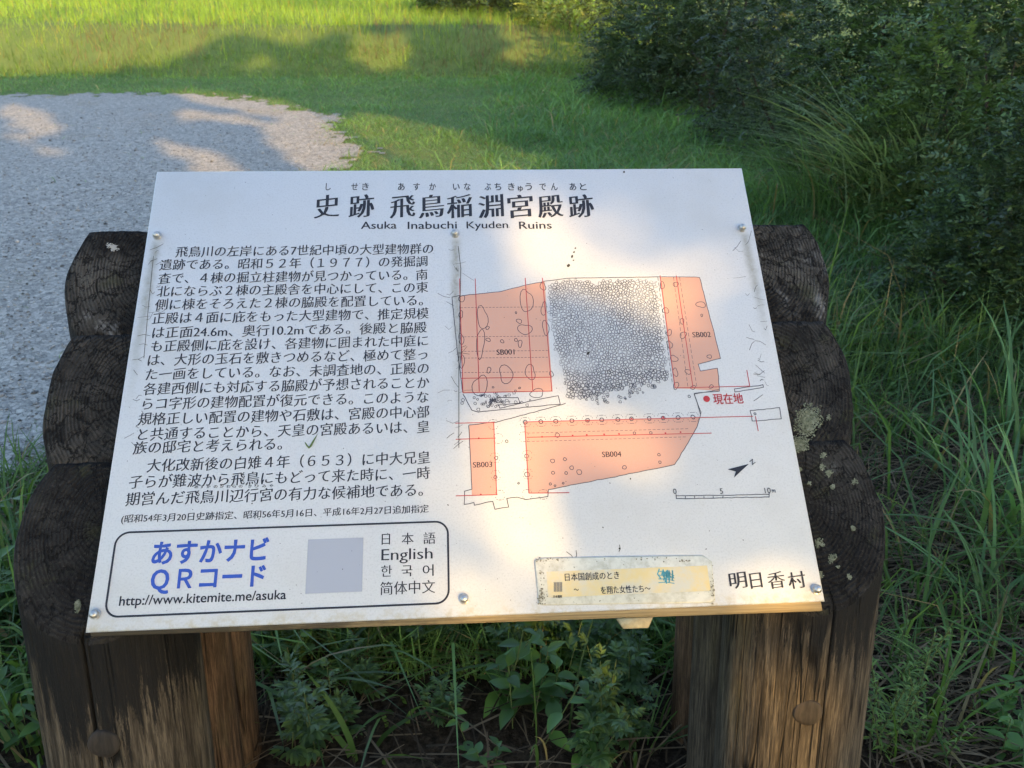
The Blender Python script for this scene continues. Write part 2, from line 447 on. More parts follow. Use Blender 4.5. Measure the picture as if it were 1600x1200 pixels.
def jit(P, amp=.0005, step=.006):
    Q = []
    for a, b in zip(P[:-1], P[1:]):
        a = np.array(a); b = np.array(b); k = max(1, int(np.linalg.norm(b - a) / step))
        for i in range(k): Q.append(a + (b - a) * i / k + rng.normal(0, amp * .5, 2))
    Q.append(np.array(P[-1])); return Q
def g3(L, w=LW * 1.1): gl.strip(jit(P3(L)), w)
def g4(L, w=LW * 1.1): gl.strip(jit(P4(L)), w)
g3([(95, 1035), (80, 607), (46, 612), (70, 850), (95, 1040)]); g3([(80, 607), (150, 600), (260, 588), (345, 566), (460, 542), (560, 528), (975, 522), (1152, 524), (1200, 710), (1245, 885), (1145, 912), (1155, 943), (1232, 930), (1240, 1032), (1128, 1042), (1155, 1135)])
g3([(95, 1045), (135, 1118), (165, 1125), (530, 1090), (520, 1052), (430, 1070), (260, 1108), (255, 1095), (350, 1085), (340, 1062), (250, 1060)])
g4([(215, 207), (300, 185), (500, 130)]); g4([(1120, 75), (1018, 92), (1045, 165), (1030, 225), (940, 377), (700, 425), (430, 478), (428, 505), (340, 518), (305, 508)])
g4([(110, 218), (122, 475), (92, 485), (92, 538), (130, 528), (133, 540), (205, 525), (215, 556), (270, 548), (262, 513), (305, 508)]); g4([(110, 218), (215, 205)])
g4([(1180, 72), (1295, 55), (1297, 66), (1182, 85), (1180, 72)]); g4([(1243, 160), (1362, 147), (1368, 192), (1252, 202), (1243, 160)])
g4([(945, 497), (945, 514), (1320, 508), (1320, 490)]); g4([(945, 503), (1320, 497)])
for k in range(1, 6): x = 945 + 375 * k / 10; g4([(x, 503), (x, 513)])
def blob3(x, y, rx, ry, n=18, w=LW):
    t = np.arange(n) / n * 2 * math.pi; k = 1 + .18 * np.sin(2 * t + x) + .1 * np.sin(3 * t + y)
    gl.strip([c3(x + rx * math.cos(a) * q, y + ry * math.sin(a) * q) for a, q in zip(t, k)], w, True)
for b in ((182, 705, 24, 48), (173, 820, 18, 62), (205, 750, 8, 7), (208, 803, 9, 8), (270, 810, 8, 7), (332, 804, 8, 6), (350, 820, 10, 14), (346, 720, 11, 10), (378, 630, 26, 55), (372, 757, 28, 25), (288, 957, 33, 36), (395, 948, 24, 30), (172, 1010, 30, 50), (211, 938, 9, 12), (425, 1042, 32, 18), (90, 620, 12, 16), (86, 690, 10, 14), (88, 800, 11, 24), (92, 900, 11, 26), (452, 565, 13, 16), (456, 665, 12, 28), (465, 750, 14, 32), (985, 560, 11, 14), (1045, 556, 10, 12), (1000, 672, 12, 14), (1015, 772, 12, 13), (1073, 720, 10, 11), (1078, 782, 15, 13), (1018, 825, 12, 16), (1037, 887, 16, 14), (1043, 948, 11, 18), (1100, 946, 12, 11), (1157, 646, 19, 14), (1161, 694, 5, 5), (1195, 878, 9, 9), (1122, 1016, 11, 8), (1046, 1008, 11, 16), (1203, 1012, 9, 8), (490, 955, 9, 11), (332, 682, 4, 4), (348, 1018, 4, 4), (1105, 1056, 6, 5)):
    blob3(*b)
def blob4(x, y, r, w=LW): gl.circle(c4(x, y), r / 2.58 * .00078, w, 12, wob=.25)
row = (337, 400, 460, 525, 588, 645, 710, 765, 837, 893, 953, 1013)
for i, x in enumerate(row):
    y = 206 - i * 1.9; blob4(x, y, 9, LW * 1.3)
    P = rrect(c4(x - 19, y + 19), c4(x + 19, y - 19), .004, 4)
    for k in range(0, len(P) - 1, 2): gl.strip(P[k:k + 2], LW * .7)
for x, y, r in ((466, 258, 10), (447, 362, 9), (497, 355, 7), (524, 390, 9), (555, 407, 11), (449, 410, 7), (502, 411, 6), (737, 388, 9), (777, 250, 6), (843, 249, 6), (880, 367, 6), (438, 455, 5), (457, 462, 4), (343, 343, 9), (345, 417, 11), (220, 350, 8), (217, 427, 7), (262, 283, 6), (876, 337, 6), (1263, 172, 5), (490, 452, 4), (310, 452, 4)):
    blob4(x, y, r)
for x, y in ((208, 215), (228, 272), (215, 350), (218, 420), (332, 265), (345, 340), (347, 415), (345, 497), (235, 500), (410, 497)):
    P = rrect(c4(x - 17, y + 20), c4(x + 17, y - 20), .004, 4)
    for k in range(0, len(P) - 1, 2): gl.strip(P[k:k + 2], LW * .7)
def dash(a, b, f, n=40):
    for k in range(0, n, 2): gl.strip([f(a[0] + (b[0] - a[0]) * q / n, a[1] + (b[1] - a[1]) * q / n) for q in (k, k + 1.3)], LW * .7)
dash((345, 250), (1000, 232), c4, 70); dash((345, 284), (990, 265), c4, 70); dash((1062, 524), (1140, 1020), c3); dash((1035, 524), (1100, 1020), c3); dash((965, 524), (1030, 1000), c3)
for y in (660, 855, 885, 950, 790): dash((85, y), (480, y - 4), c3, 50)
# cobbles: cells of a bounded Voronoi pattern, drawn as thin outlines
def clip_cell(c, nb_):
    P = [np.array(c) + np.array(d) * .03 for d in ((-1, -1), (1, -1), (1, 1), (-1, 1))]
    for q in nb_:
        m = (c + q) / 2; n = q - c; Q = []
        for i in range(len(P)):
            a, b = P[i], P[(i + 1) % len(P)]; da, db = (a - m) @ n, (b - m) @ n
            if da <= 0: Q.append(a)
            if (da < 0 < db) or (db < 0 < da): Q.append(a + (b - a) * da / (da - db))
        P = Q
        if len(P) < 3: return None
    return np.array(P)
ST = [(463, 547), (560, 533), (700, 528), (965, 528), (985, 700), (1015, 900), (1025, 985), (940, 1005), (850, 1020), (720, 1055), (640, 1075), (548, 1080), (542, 980), (515, 900), (490, 800), (478, 700)]
STuv = np.array(P3(ST)); lo, hi = STuv.min(0), STuv.max(0); sp = .0043
pts = []
gx = np.arange(lo[0], hi[0], sp); gy = np.arange(lo[1], hi[1], sp * .87)
for j, y in enumerate(gy):
    for x in gx:
        pts.append((x + (j % 2) * sp / 2 + rng.normal(0, sp * .32), y + rng.normal(0, sp * .32)))
pts = np.array(pts); pts = pts[inpoly(pts[:, 0], pts[:, 1], STuv)]
# let some stones be larger: drop random neighbours
keep = np.ones(len(pts), bool)
for i in rng.permutation(len(pts))[: len(pts) // 8]:
    if keep[i]:
        d = np.linalg.norm(pts - pts[i], axis=1); j = np.argsort(d)[1]; keep[j] = False
pts = pts[keep]; cob = Sheet()
for i, c in enumerate(pts):
    d = np.linalg.norm(pts - c, axis=1); nbr = pts[np.argsort(d)[1:13]]
    P = clip_cell(c, nbr)
    if P is None: continue
    if np.abs(P - c).max() > sp * 1.45: continue
    P = c + (P - c) * rng.uniform(.80, .93)
    Q = []
    for a, b in zip(P, np.roll(P, -1, 0)): Q += [a * .75 + b * .25, a * .25 + b * .75]
    X = vnoise(c[0] * 30, c[1] * 30); w = .00026 + .00026 * X + (.00022 if c[1] < lo[1] + .045 else 0)
    cob.strip(Q, w, True)
for k in range(110):
    X, Y = rng.uniform(570, 960), rng.uniform(1000, 1110)
    if (Y - 1000) < (1110 - 1000) * (1 - abs(X - 730) / 260): cob.circle(c3(X, Y), rng.uniform(.0012, .0024), .0006, 8, wob=.5)
for k in range(60):
    X, Y = rng.normal(235, 50), rng.normal(1075, 18); cob.circle(c3(X, Y), rng.uniform(.0010, .0022), .0006, 8, wob=.5)
cob.build('cobble_drawing', M_INKGREY, lift=.0004)
gl.build('plan_outline', M_INKGREY, lift=.00045)
rl = Sheet()
for a, b in (((80, 530), (95, 1040)), ((150, 530), (168, 1035)), ((373, 527), (407, 1030)), ((450, 527), (492, 1030)), ((85, 975), (492, 970)), ((95, 1040), (495, 1032)), ((975, 516), (1042, 1020)), ((1047, 516), (1122, 1018)), ((1040, 1018), (1375, 1010)), ((1362, 938), (1375, 1010))):
    rl.strip(P3([a, b]), .00105)
for a, b in (((55, 210), (215, 207)), ((57, 275), (218, 270)), ((57, 503), (225, 498)), ((210, 205), (222, 498)), ((335, 205), (1255, 182)), ((343, 267), (1088, 250)), ((335, 205), (352, 492)), ((352, 492), (515, 490)), ((1265, 182), (1276, 242))):
    rl.strip(P4([a, b]), .00105)
for x, y in ((150, 271), (405, 265), (528, 260), (585, 257), (655, 255), (715, 253), (902, 250), (963, 246), (158, 498), (588, 200), (765, 192), (893, 186)): rl.circle(c4(x, y), .0013, None, 8)
rl.build('plan_red_lines', M_REDLINE, lift=.0005)
rd = Sheet(); rd.circle(c4(1068, 112), .0047, None, 24); text(rd, '現在地', 1114, 1161, 623.5, 17.5, .020, .012); rd.build('location_mark', M_RED, lift=.0005)
pl = Sheet()
for t, (x, y), w in (('SB001', (285, 858), 40), ('SB002', (1160, 780), 41)):
    text(pl, t, 690 + (x - w) / 2.857, 690 + (x + w) / 2.857, 250 + y / 2.857, 8.3, .010, -.008, 'fit')
for t, (x, y), w in (('SB003', (165, 377), 39), ('SB004', (685, 335), 39)):
    text(pl, t, 690 + (x - w) / 2.58, 690 + (x + w) / 2.58, 580 + y / 2.58, 8.6, .010, -.008, 'fit')
pl.poly(P4([(1153, 396), (1238, 374), (1178, 430), (1186, 405)])[::-1])
text(pl, 'N', 1172, 1179, 722, 7, 0, 0, 'fit', ang=R(-55))
text(pl, '0', 1051.5, 1057, 768, 8.5, 0, 0, 'fit'); text(pl, '5', 1124.5, 1129.5, 767.5, 8.5, 0, 0, 'fit'); text(pl, '10', 1194.5, 1204, 766.5, 8.5, 0, 0, 'fit'); text(pl, 'm', 1206, 1211.5, 767.5, 5, 0, 0, 'fit')
pl.build('plan_lettering', M_INK, lift=.0006)

# --- specks, squashed insects and hair-like lichen threads stuck to the sheet
dk = Sheet()
for x, y, r in ((975, 269, 2.6), (888, 415, 3.2), (894, 401, 2.6), (897, 394, 1.8), (899, 388, 1.6), (896, 407, 1.4), (919, 552, 3.0), (985, 748, 1.4), (953, 755, 1), (942, 824, 1.2), (1103, 858, 1.2), (1161, 844, 1), (968, 857, 1.6), (405, 811, 1), (394, 787, 1), (700, 789, 1.1)):
    dk.circle(uv(x, y), r * .00078, None, 9, wob=.5, sq=1.25, rot=rng.uniform(0, 3))
for k in range(240):
    x, y = rng.uniform(160, 1280), rng.uniform(275, 955); u_ = uv(x, y)
    if abs(u_[0]) < PW / 2 - .01 and abs(u_[1]) < PH / 2 - .01: dk.circle(u_, rng.uniform(.00025, .0006), None, 6, wob=.5)
def thread(P, w): dk.strip([uv(*p) for p in P], w)
for (bx, by), n_, ln in ((bolts_px[0], 26, 330), (bolts_px[1], 26, 330), (bolts_px[2], 24, 270)):
    for k in range(n_):
        f = rng.random(); y = by + 14 + f * ln
        x = bx + (-.10 if bx < 400 else (.0 if bx < 900 else .14)) * (y - by) + rng.normal(0, 5)
        L_ = rng.uniform(5, 22); a = rng.choice([0, math.pi]) + rng.normal(0, .5)
        thread([(x, y), (x + L_ * .5 * math.cos(a), y + L_ * .5 * math.sin(a) + rng.normal(0, 2)), (x + L_ * math.cos(a), y + L_ * math.sin(a) - 2)], rng.uniform(.0003, .0006))
thread([(717, 700), (717, 560), (720, 420), (716, 385)], .0008); thread([(225, 560), (232, 480), (240, 400)], .0006)
thread([(968, 851), (969, 858), (967, 862)], .0008); thread([(885, 862), (893, 868), (897, 876), (901, 868), (900, 860)], .0007)
dk.build('dirt_specks', plain('dark_dirt', (.06, .055, .045), .8, .2), lift=.00055)

# --- bolts: washer + domed hex nut
def lathe(prof, n=20, sides=None):
    V = []; F = []
    for r, z in prof:
        for k in range(n):
            a = 2 * math.pi * k / n; V.append((r * math.cos(a), r * math.sin(a), z))
    for i in range(len(prof) - 1):
        for k in range(n): F.append((i * n + k, i * n + (k + 1) % n, (i + 1) * n + (k + 1) % n, (i + 1) * n + k))
    return V, F
def mat_bolt():
    n = NT('weathered_steel'); co = n.coord(); g = n.noise(co, 300, 4, .7)
    return n.fin(n.ramp(g, [(.3, (.34, .32, .28)), (.6, (.55, .54, .51)), (.8, (.22, .18, .13))]), n.math('MULTIPLY_ADD', g, .3, .22), n.bump(g, .15, .0005), .5, .9)
M_BOLT = mat_bolt()
def bolt_mesh(name):
    V, F = lathe([(.0001, .0008), (.0062, .0008), (.0066, .0006), (.0066, 0)], 24); F = [f[::-1] for f in F]
    o = len(V)
    for (r, z) in ((.0058, .0008), (.0058, .0040), (.0052, .0046)):
        for k in range(24):
            a = 2 * math.pi * k / 24; h = math.cos(math.pi / 6) / math.cos((a % (math.pi / 3)) - math.pi / 6) if z < .0045 else 1
            V.append((r * h * math.cos(a), r * h * math.sin(a), z))
    for (r, z) in ((.0047, .0058), (.0037, .0072), (.0022, .0081), (.0001, .0084)):
        for k in range(24):
            a = 2 * math.pi * k / 24; V.append((r * math.cos(a), r * math.sin(a), z))
    for i in range(6):
        for k in range(24): F.append((o + i * 24 + k, o + i * 24 + (k + 1) % 24, o + (i + 1) * 24 + (k + 1) % 24, o + (i + 1) * 24 + k))
    return np.array(V), np.array(F)
bv, bf = bolt_mesh('bolt')
b0 = None
for u_ in bolts_uv:
    if b0 is None:
        b0 = mesh_np('bolt', bv, [bf], M_BOLT, board, smooth=True); o = b0
    else:
        o = b0.copy(); C.objects.link(o)
    o.matrix_basis = ROOTINV @ PM @ Matrix.Translation((u_[0], u_[1], .0003)) @ Matrix.Rotation(rng.uniform(0, 1), 4, 'Z')

# --- laminated slip stuck near the lower edge
def mat_lam():
    n = NT('yellowed_laminate'); co = n.coord(); g = n.noise(co, 40, 4, .7); h = n.noise(co, 250, 3, .7)
    col = n.mix(n.smooth(g, .4, .7), (.66, .61, .47), (.48, .43, .31)); col = n.mix(n.smooth(h, .62, .75), col, (.2, .18, .12))
    return n.fin(col, .16, n.bump(g, .35, .0015), .6)
def mat_paper():
    n = NT('sunbleached_paper'); co = n.coord(); g = n.noise(co, 22, 5, .7)
    return n.fin(n.mix(n.smooth(g, .35, .7), (.74, .55, .24), (.62, .56, .42)), .25, None, .5)
lam_c = [uv(835, 876), uv(848, 872), uv(1098, 868), uv(1112, 878), uv(1117, 938), uv(1110, 942), uv(850, 946), uv(842, 944)]
lam_c = np.array(lam_c)[::-1]
LO = lam_c.mean(0)
def lam_mesh():
    n = len(lam_c); ins = LO + (lam_c - LO) * np.array([.985, .94]); V = [(*p, 0) for p in lam_c] + [(*p, .0013) for p in lam_c] + [(*p, .0018) for p in ins]
    F4 = [(i, (i + 1) % n, n + (i + 1) % n, n + i) for i in range(n)] + [(n + i, n + (i + 1) % n, 2 * n + (i + 1) % n, 2 * n + i) for i in range(n)]
    return np.array(V), F4, [tuple(range(2 * n, 3 * n))]
lv, lf4, lfn = lam_mesh()
lam = mesh_np('laminated_slip', lv - np.array([*LO, 0]), [np.array(lf4), np.array(lfn)], mat_lam(), board)
lam.matrix_basis = ROOTINV @ PM @ Matrix.Translation((LO[0], LO[1], .0003))
class Slip(Sheet):
    def build(s, name, mat, lift):
        V = np.array(s.V, float); V[:, 2] += lift; V[:, :2] -= LO
        return mesh_np(name, V, [np.array(s.F3).reshape(-1, 3), np.array(s.F4).reshape(-1, 4)], mat, lam)
s1 = Slip(); a, b = uv(856, 934), uv(1104, 884); s1.poly([(a[0], a[1]), (b[0], a[1]), (b[0], b[1]), (a[0], b[1])]); s1.build('paper', mat_paper(), .0021)
s2 = Slip(); text(s2, '日本国創成のとき', 882, 967, 901, 13, .016, .0); text(s2, 'を翔た女性たち～', 938, 1016, 921.5, 12.5, .016, .0); text(s2, '～', 896, 904, 922, 11, .01, .01); text(s2, '日本遺産', 864, 878, 932.5, 4.5, .02, .02)
s2.build('slip_lettering', M_INK, .0025)
s3 = Slip()
for k in range(6): x = 865 + k * 2.3; s3.poly([uv(x, 925), uv(x + 1.5, 925), uv(x + 1.5, 910), uv(x, 910)])
s3.build('grey_mark', plain('faded_grey_ink', (.16, .15, .13), .4), .0024)
s4 = Slip()
for k in range(16):
    x = 1029 + 22 * rng.random(); y0 = 889 + 7 * rng.random(); L_ = rng.uniform(8, 19); s4.strip([uv(x, y0), uv(x + rng.normal(0, 1.2), y0 + L_ * .5), uv(x + rng.normal(0, 2), min(y0 + L_, 914))], .0016)
for k in range(4): s4.strip([uv(1028, 893 + 6 * k), uv(1040, 895 + 5 * k), uv(1053, 900 + 4 * k)], .0010)
s4.build('teal_mark', plain('teal_ink', (.10, .33, .36), .35), .0024)
gm = Slip()
for (x, y, sx_, sy_, n_) in ((846, 935, 4, 7, 50), (1112, 920, 2, 12, 34), (860, 876, 16, 2, 26), (1000, 874, 40, 2, 20), (1065, 876, 12, 2, 14), (846, 905, 2, 16, 22)):
    for k in range(n_): gm.circle(uv(np.clip(rng.normal(x, sx_), 838, 1115), np.clip(rng.normal(y, sy_), 872, 944)), rng.uniform(.0003, .0011), None, 6, wob=.6)
gm.build('grime', plain('brown_grime', (.20, .17, .11), .8), .0023)

# --- small wooden wedge and cross battens under the sheet
def box(c, s):
    c = np.array(c); s = np.array(s) / 2
    V = np.array([[x, y, z] for z in (-1, 1) for y in (-1, 1) for x in (-1, 1)]) * s + c
    return V, np.array([[0, 2, 3, 1], [4, 5, 7, 6], [0, 1, 5, 4], [2, 6, 7, 3], [0, 4, 6, 2], [1, 3, 7, 5]])
def wood(name, dark, light, grain=(60, 60, 2)):
    n = NT(name); co = n.coord(); g = n.noise(n.mapping(co, grain), 1, 5, .7, .3); h = n.noise(co, 9, 4, .7)
    col = n.mix(n.smooth(g, .3, .7), dark, light); col = n.mix(n.math('MULTIPLY', n.smooth(h, .5, .7), .6), col, tuple(np.array(dark) * .35))
    return n.fin(col, .75, n.bump(g, .5, .002), .25)
M_BAT = wood('pale_batten', (.22, .15, .08), (.42, .32, .18), (2, 60, 60))
for (px_, vv) in ((0, .20), (0, -.27)):
    V, F = box((0, vv, -T - .0132), (.62, .06, .0255)); o = mesh_np('batten', V, [F], M_BAT, board); o.matrix_basis = ROOTINV @ PM
V, F = box((0, 0, 0), (.036, .012, .008)); wu = uv(994, 957)
V[:, 0] *= np.where(V[:, 1] > 0, 1.25, .85)
o = mesh_np('wedge', V, [F], wood('pale_wedge', (.42, .30, .14), (.60, .47, .25)), board); o.matrix_basis = ROOTINV @ PM @ Matrix.Translation((wu[0], -PH / 2 - .0155, -T + .003))

# --- logs
def mat_log_end(seed, cxy, grey=.5):
    n = NT('weathered_end_grain'); co = n.coord(); at = n.n('ShaderNodeAttribute', attribute_name='tint')
    xyz = n.n('ShaderNodeVectorMath', operation='MULTIPLY'); n.put(xyz.inputs[0], co); xyz.inputs[1].default_value = (1, 1, 0)
    off = n.n('ShaderNodeVectorMath', operation='SUBTRACT'); n.put(off.inputs[0], xyz.outputs[0]); off.inputs[1].default_value = (cxy[0], cxy[1], 0)
    p = n.mapping(off.outputs[0], (1, 1 / .80, 1)); x, y, z = n.sep(p)
    ln = n.n('ShaderNodeVectorMath', operation='LENGTH'); n.put(ln.inputs[0], p); r = ln.outputs['Value']
    w1 = n.math('MULTIPLY', n.math('SUBTRACT', n.noise(n.mapping(p, loc=(seed, 0, 0)), 14, 4, .65), .5), .013)
    w2 = n.math('MULTIPLY', n.math('SUBTRACT', n.noise(p, 120, 3, .6), .5), .0016)
    rr = n.math('ADD', n.math('ADD', r, w1), w2)
    ring = n.math('SINE', n.math('MULTIPLY', rr, 2 * math.pi / .0047)); ring = n.math('MULTIPLY_ADD', ring, .5, .5)
    ring2 = n.math('MULTIPLY_ADD', n.math('SINE', n.math('MULTIPLY', rr, 2 * math.pi / .0125)), .5, .5)
    ang = n.math('ARCTAN2', y, x)
    angw = n.math('ADD', ang, n.math('MULTIPLY', n.math('SUBTRACT', n.noise(p, 60, 3, .7), .5), .5))
    # radial checks: thin lines at irregular angles, broken along the radius
    cmb = n.n('ShaderNodeCombineXYZ'); n.put(cmb.inputs[0], n.math('MULTIPLY', angw, 5.5)); n.put(cmb.inputs[1], n.math('MULTIPLY', rr, 26.)); cmb.inputs[2].default_value = seed
    vd = n.voro(cmb.outputs[0], 1.0, 'DISTANCE_TO_EDGE'); chk = n.smooth(vd, .0, .085)
    cm2 = n.n('ShaderNodeCombineXYZ'); n.put(cm2.inputs[0], n.math('MULTIPLY', angw, 15)); n.put(cm2.inputs[1], n.math('MULTIPLY', rr, 190.)); cm2.inputs[2].default_value = seed + 3
    chk2 = n.smooth(n.voro(cm2.outputs[0], 1.0, 'DISTANCE_TO_EDGE'), .0, .16)
    big = n.noise(n.mapping(co, loc=(seed * 2, 3, 1)), 9, 5, .7); fine = n.noise(co, 260, 4, .75)
    col = n.mix(n.smooth(big, .35, .68), (.012, .011, .010), tuple(np.array([.042, .038, .032]) * (1 + 2.0 * grey)))
    pale = n.math('MULTIPLY', n.smooth(n.noise(n.mapping(co, (1, 1, .6), (seed, seed, 0)), 13, 5, .72), .63 - .10 * grey, .74 - .07 * grey), .25 + .6 * grey)
    col = n.mix(pale, col, (.23, .225, .215))
    moss = n.math('MULTIPLY', n.smooth(n.noise(n.mapping(co, loc=(5, seed, 2)), 17, 4, .7), .56, .70), .45)
    col = n.mix(moss, col, (.055, .06, .022))
    col = n.mix(n.math('MULTIPLY', n.math('SUBTRACT', 1, ring), n.math('MULTIPLY_ADD', n.smooth(n.noise(n.mapping(co, loc=(seed, 9, 4)), 26, 4, .75), .38, .58), .65, .15)), col, (.012, .010, .008))
    col = n.mix(n.math('MULTIPLY', n.smooth(fine, .52, .75), .35), col, (.13, .115, .095))
    dark = n.math('MULTIPLY', chk, n.math('MULTIPLY_ADD', chk2, .30, .70)); col = n.mix(dark, (.006, .005, .004), col)
    h = n.math('ADD', n.math('MULTIPLY', ring, .8), n.math('ADD', n.math('MULTIPLY', dark, .9), n.math('MULTIPLY', fine, .5)))
    h = n.math('ADD', h, n.math('MULTIPLY', ring2, .3))
    return n.fin(col, .82, n.bump(h, .7, .0026), .14)
def mat_log_side(seed, fresh):
    n = NT('weathered_log_side'); co = n.coord(); at = n.n('ShaderNodeAttribute', attribute_name='tint'); td = n.sep(at.outputs['Color'])[0]
    x, y, z = n.sep(co)
    g = n.noise(n.mapping(co, (48, 48, 4.0), (seed, 0, 0)), 1, 6, .68, 1.1); g2 = n.noise(n.mapping(co, (170, 170, 12), (seed, 0, 0)), 1, 4, .7, .2)
    st = n.noise(n.mapping(co, (34, 34, 2.4), (0, seed, 0)), 1, 8, .78); blot = n.noise(n.mapping(co, (120, 120, 26), (seed, 3, 0)), 1, 6, .85)
    if fresh: d_, l_ = (.055, .033, .018), (.150, .090, .050)
    else: d_, l_ = (.040, .031, .021), (.132, .104, .070)
    col = n.mix(n.smooth(g, .32, .68), d_, l_); col = n.mix(n.math('MULTIPLY', n.smooth(g2, .46, .62), .75), col, tuple(np.array(d_) * .45))
    ol = n.math('MULTIPLY', n.smooth(n.noise(n.mapping(co, (8, 8, 3)), 1, 4, .7), .5, .7), .5); col = n.mix(ol, col, (.12, .095, .045))
    g3 = n.noise(n.mapping(co, (420, 420, 24), (seed, 7, 0)), 1, 3, .7, .1); col = n.mix(n.math('MULTIPLY', n.smooth(g3, .42, .60), .55), col, tuple(np.array(d_) * .5))
    # black mould running down from the cut end
    lim = n.math('MULTIPLY_ADD', st, .75, -.30 if fresh else (-.235 if seed < 10 else -.31))
    edge = n.math('SUBTRACT', n.math('ADD', lim, n.math('MULTIPLY', n.math('SUBTRACT', blot, .5), .16)), td)
    blk = n.math('MAXIMUM', n.smooth(edge, -.012, .022), n.smooth(n.math('MULTIPLY', td, -1), -.03, -.008))
    col = n.mix(n.math('MULTIPLY', blk, n.math('MULTIPLY_ADD', n.smooth(g3, .5, .7), -.25, .97)), col, (.008, .0075, .007))
    vw = n.voro(n.mapping(co, (75, 75, 2.2), (seed, 1, 0)), 1, 'DISTANCE_TO_EDGE'); chk = n.smooth(vw, .0, .05)
    spl = n.smooth(n.noise(n.mapping(co, (70, 70, 1.1), (seed, seed, 0)), 1, 3, .6, .3), .30, .36)
    chm = n.smooth(n.noise(n.mapping(co, (25, 25, 4), (3, seed, 0)), 1, 3, .6), .5, .6); chk = n.math('MAXIMUM', chk, n.math('SUBTRACT', 1, chm)); spl = n.math('MULTIPLY', spl, chk)
    col = n.mix(spl, tuple(np.array(d_) * .12), col)
    h = n.math('ADD', n.math('MULTIPLY_ADD', g3, .35, n.math('MULTIPLY', g, .5)), n.math('ADD', n.math('MULTIPLY', g2, .5), n.math('MULTIPLY', spl, .7)))
    return n.fin(col, .72, n.bump(h, .9, .0045), .16)
ENDOFF = -T - .012                       # end-cut plane below the panel surface
BF = (LX, LY, LZ)
LM3 = np.array([LX, LY, LZ]).T
def log(side, k, rad, ycut0, ycut1, seed, fresh, crack, pith):
    """k 0 front, 1 middle, 2 back; cross-section in the log frame, cut on top by the slanted plane"""
    cu = side * (.5665 - rad); cvv = -.205 + .187 * k                 # centre on the cut plane, panel coords
    Pc = PC + AX @ np.array([cu, cvv, ENDOFF])                        # axis meets the plane here
    bz = -.12; tlen = (Pc[2] - bz) / LZ[2]; org = Pc - LZ * tlen      # base (below the soil)
    na = 150; th = np.linspace(-math.pi, math.pi, na, endpoint=False)
    if crack is not None:
        th = np.sort(np.concatenate([th[np.abs(th - crack) > .03], crack + np.array([-.026, -.012, 0, .012, .026])]))
    na = len(th)
    r = rad * (1 + .018 * np.sin(3 * th + seed) + .012 * np.sin(5 * th + 2 * seed) + .006 * np.sin(11 * th + seed))
    cx, cy = r * np.cos(th), r * np.sin(th)
    soft = lambda v, lim, s: lim - s * np.log1p(np.exp(np.clip((lim - v) / s, -40, 40))) if False else np.minimum(v, lim)
    if ycut1 is not None: cy = np.minimum(cy, ycut1)
    if ycut0 is not None: cy = np.maximum(cy, ycut0)
    cy = cy * .78
    # plane height along the axis for a cross-section offset y:  point = Pc + y*LY + h*LZ on plane -> h = -y*(LY.n)/(LZ.n)
    slope = -(LY @ AX[:, 2]) / (LZ @ AX[:, 2])
    ns = 46; V = []; td = []
    tops = tlen + cy * slope
    ss = np.linspace(0, 1, ns)
    wig = lambda z: .03 * np.sin(z * 9 + seed) + .012 * np.sin(z * 31 + seed)
    for i, s_ in enumerate(ss):
        z = tops * s_ ; e = 1.0
        if s_ == 1: z = tops - .004 - .003 * (vnoise(th * 9 + seed, th * 0 + 3) - .5)
        fl_ = 1 + .004 * np.sin(z * 6 + th * 2 + seed)
        xx, yy = cx * fl_, cy * fl_
        if crack is not None:
            dth = np.abs(th - crack); dep = np.where(dth < .006, .75, np.where(dth < .02, .965, 1.))
            sh = wig(z) * np.exp(-((th - crack) / .12) ** 2); rr_ = np.hypot(xx, yy); aa = np.arctan2(yy, xx) + sh * .35
            xx, yy = rr_ * dep * np.cos(aa), rr_ * dep * np.sin(aa)
        V.append(np.stack([xx, yy, z], -1)); td.append(np.maximum(tops - z, 0))
    pit = np.array(pith); nr = 22
    for i in range(1, nr + 1):
        f = 1 - (i / nr) ** 1.0 * .995
        ex = .993 if i == 1 else 1
        bx_, by_ = V[ns - 1][:, 0] if i == 1 else cx, V[ns - 1][:, 1] if i == 1 else cy
        if i == 1: X, Y = bx_ * .975, by_ * .975
        else: X, Y = pit[0] + (cx * .97 - pit[0]) * f, pit[1] + (cy * .97 - pit[1]) * f
        jz = .0022 * (fbm(X * 60 + seed, Y * 60 + seed) - .5) * 2
        V.append(np.stack([X, Y, tlen + Y * slope + jz], -1)); td.append(np.zeros(na))
    rows = len(V); V = np.concatenate(V); td = np.concatenate(td)
    i0 = np.arange(na); F = []; mi = []
    for j in range(rows - 1):
        a_, b_ = j * na + i0, j * na + (i0 + 1) % na
        F.append(np.stack([a_, b_, b_ + na, a_ + na], -1)); mi += [1 if j >= ns - 1 else 0] * na
    F = np.concatenate(F)
    o = mesh_np('log_post', V, [F], None, board, tint=np.stack([td, td, td], -1), smooth=True, mats=[mat_log_side(seed, fresh), mat_log_end(seed, pith, {(-1, 0): .0, (-1, 1): .35, (-1, 2): .7, (1, 0): .08, (1, 1): .35, (1, 2): 1.0}[side, k])], midx=mi)
    M = Matrix([[*LM3[i], org[i]] for i in range(3)] + [[0, 0, 0, 1]])
    o.matrix_basis = ROOTINV @ M
    return o, M, tlen, slope
LOGS = {}
for side in (-1, 1):
    for k in range(3):
        sd = 3.7 * (k + 1) + (11 if side > 0 else 0)
        LOGS[side, k] = log(side, k, .104, None if k == 0 else -.0705, .0705 if k < 2 else .058, sd, k > 0 and side < 0 or k == 2,
                            R(-92) if k == 0 and side < 0 else (R(-84) if k == 0 else None), ((.0, .004), (-.012 * side, .0), (-.02 * side, .01))[k])
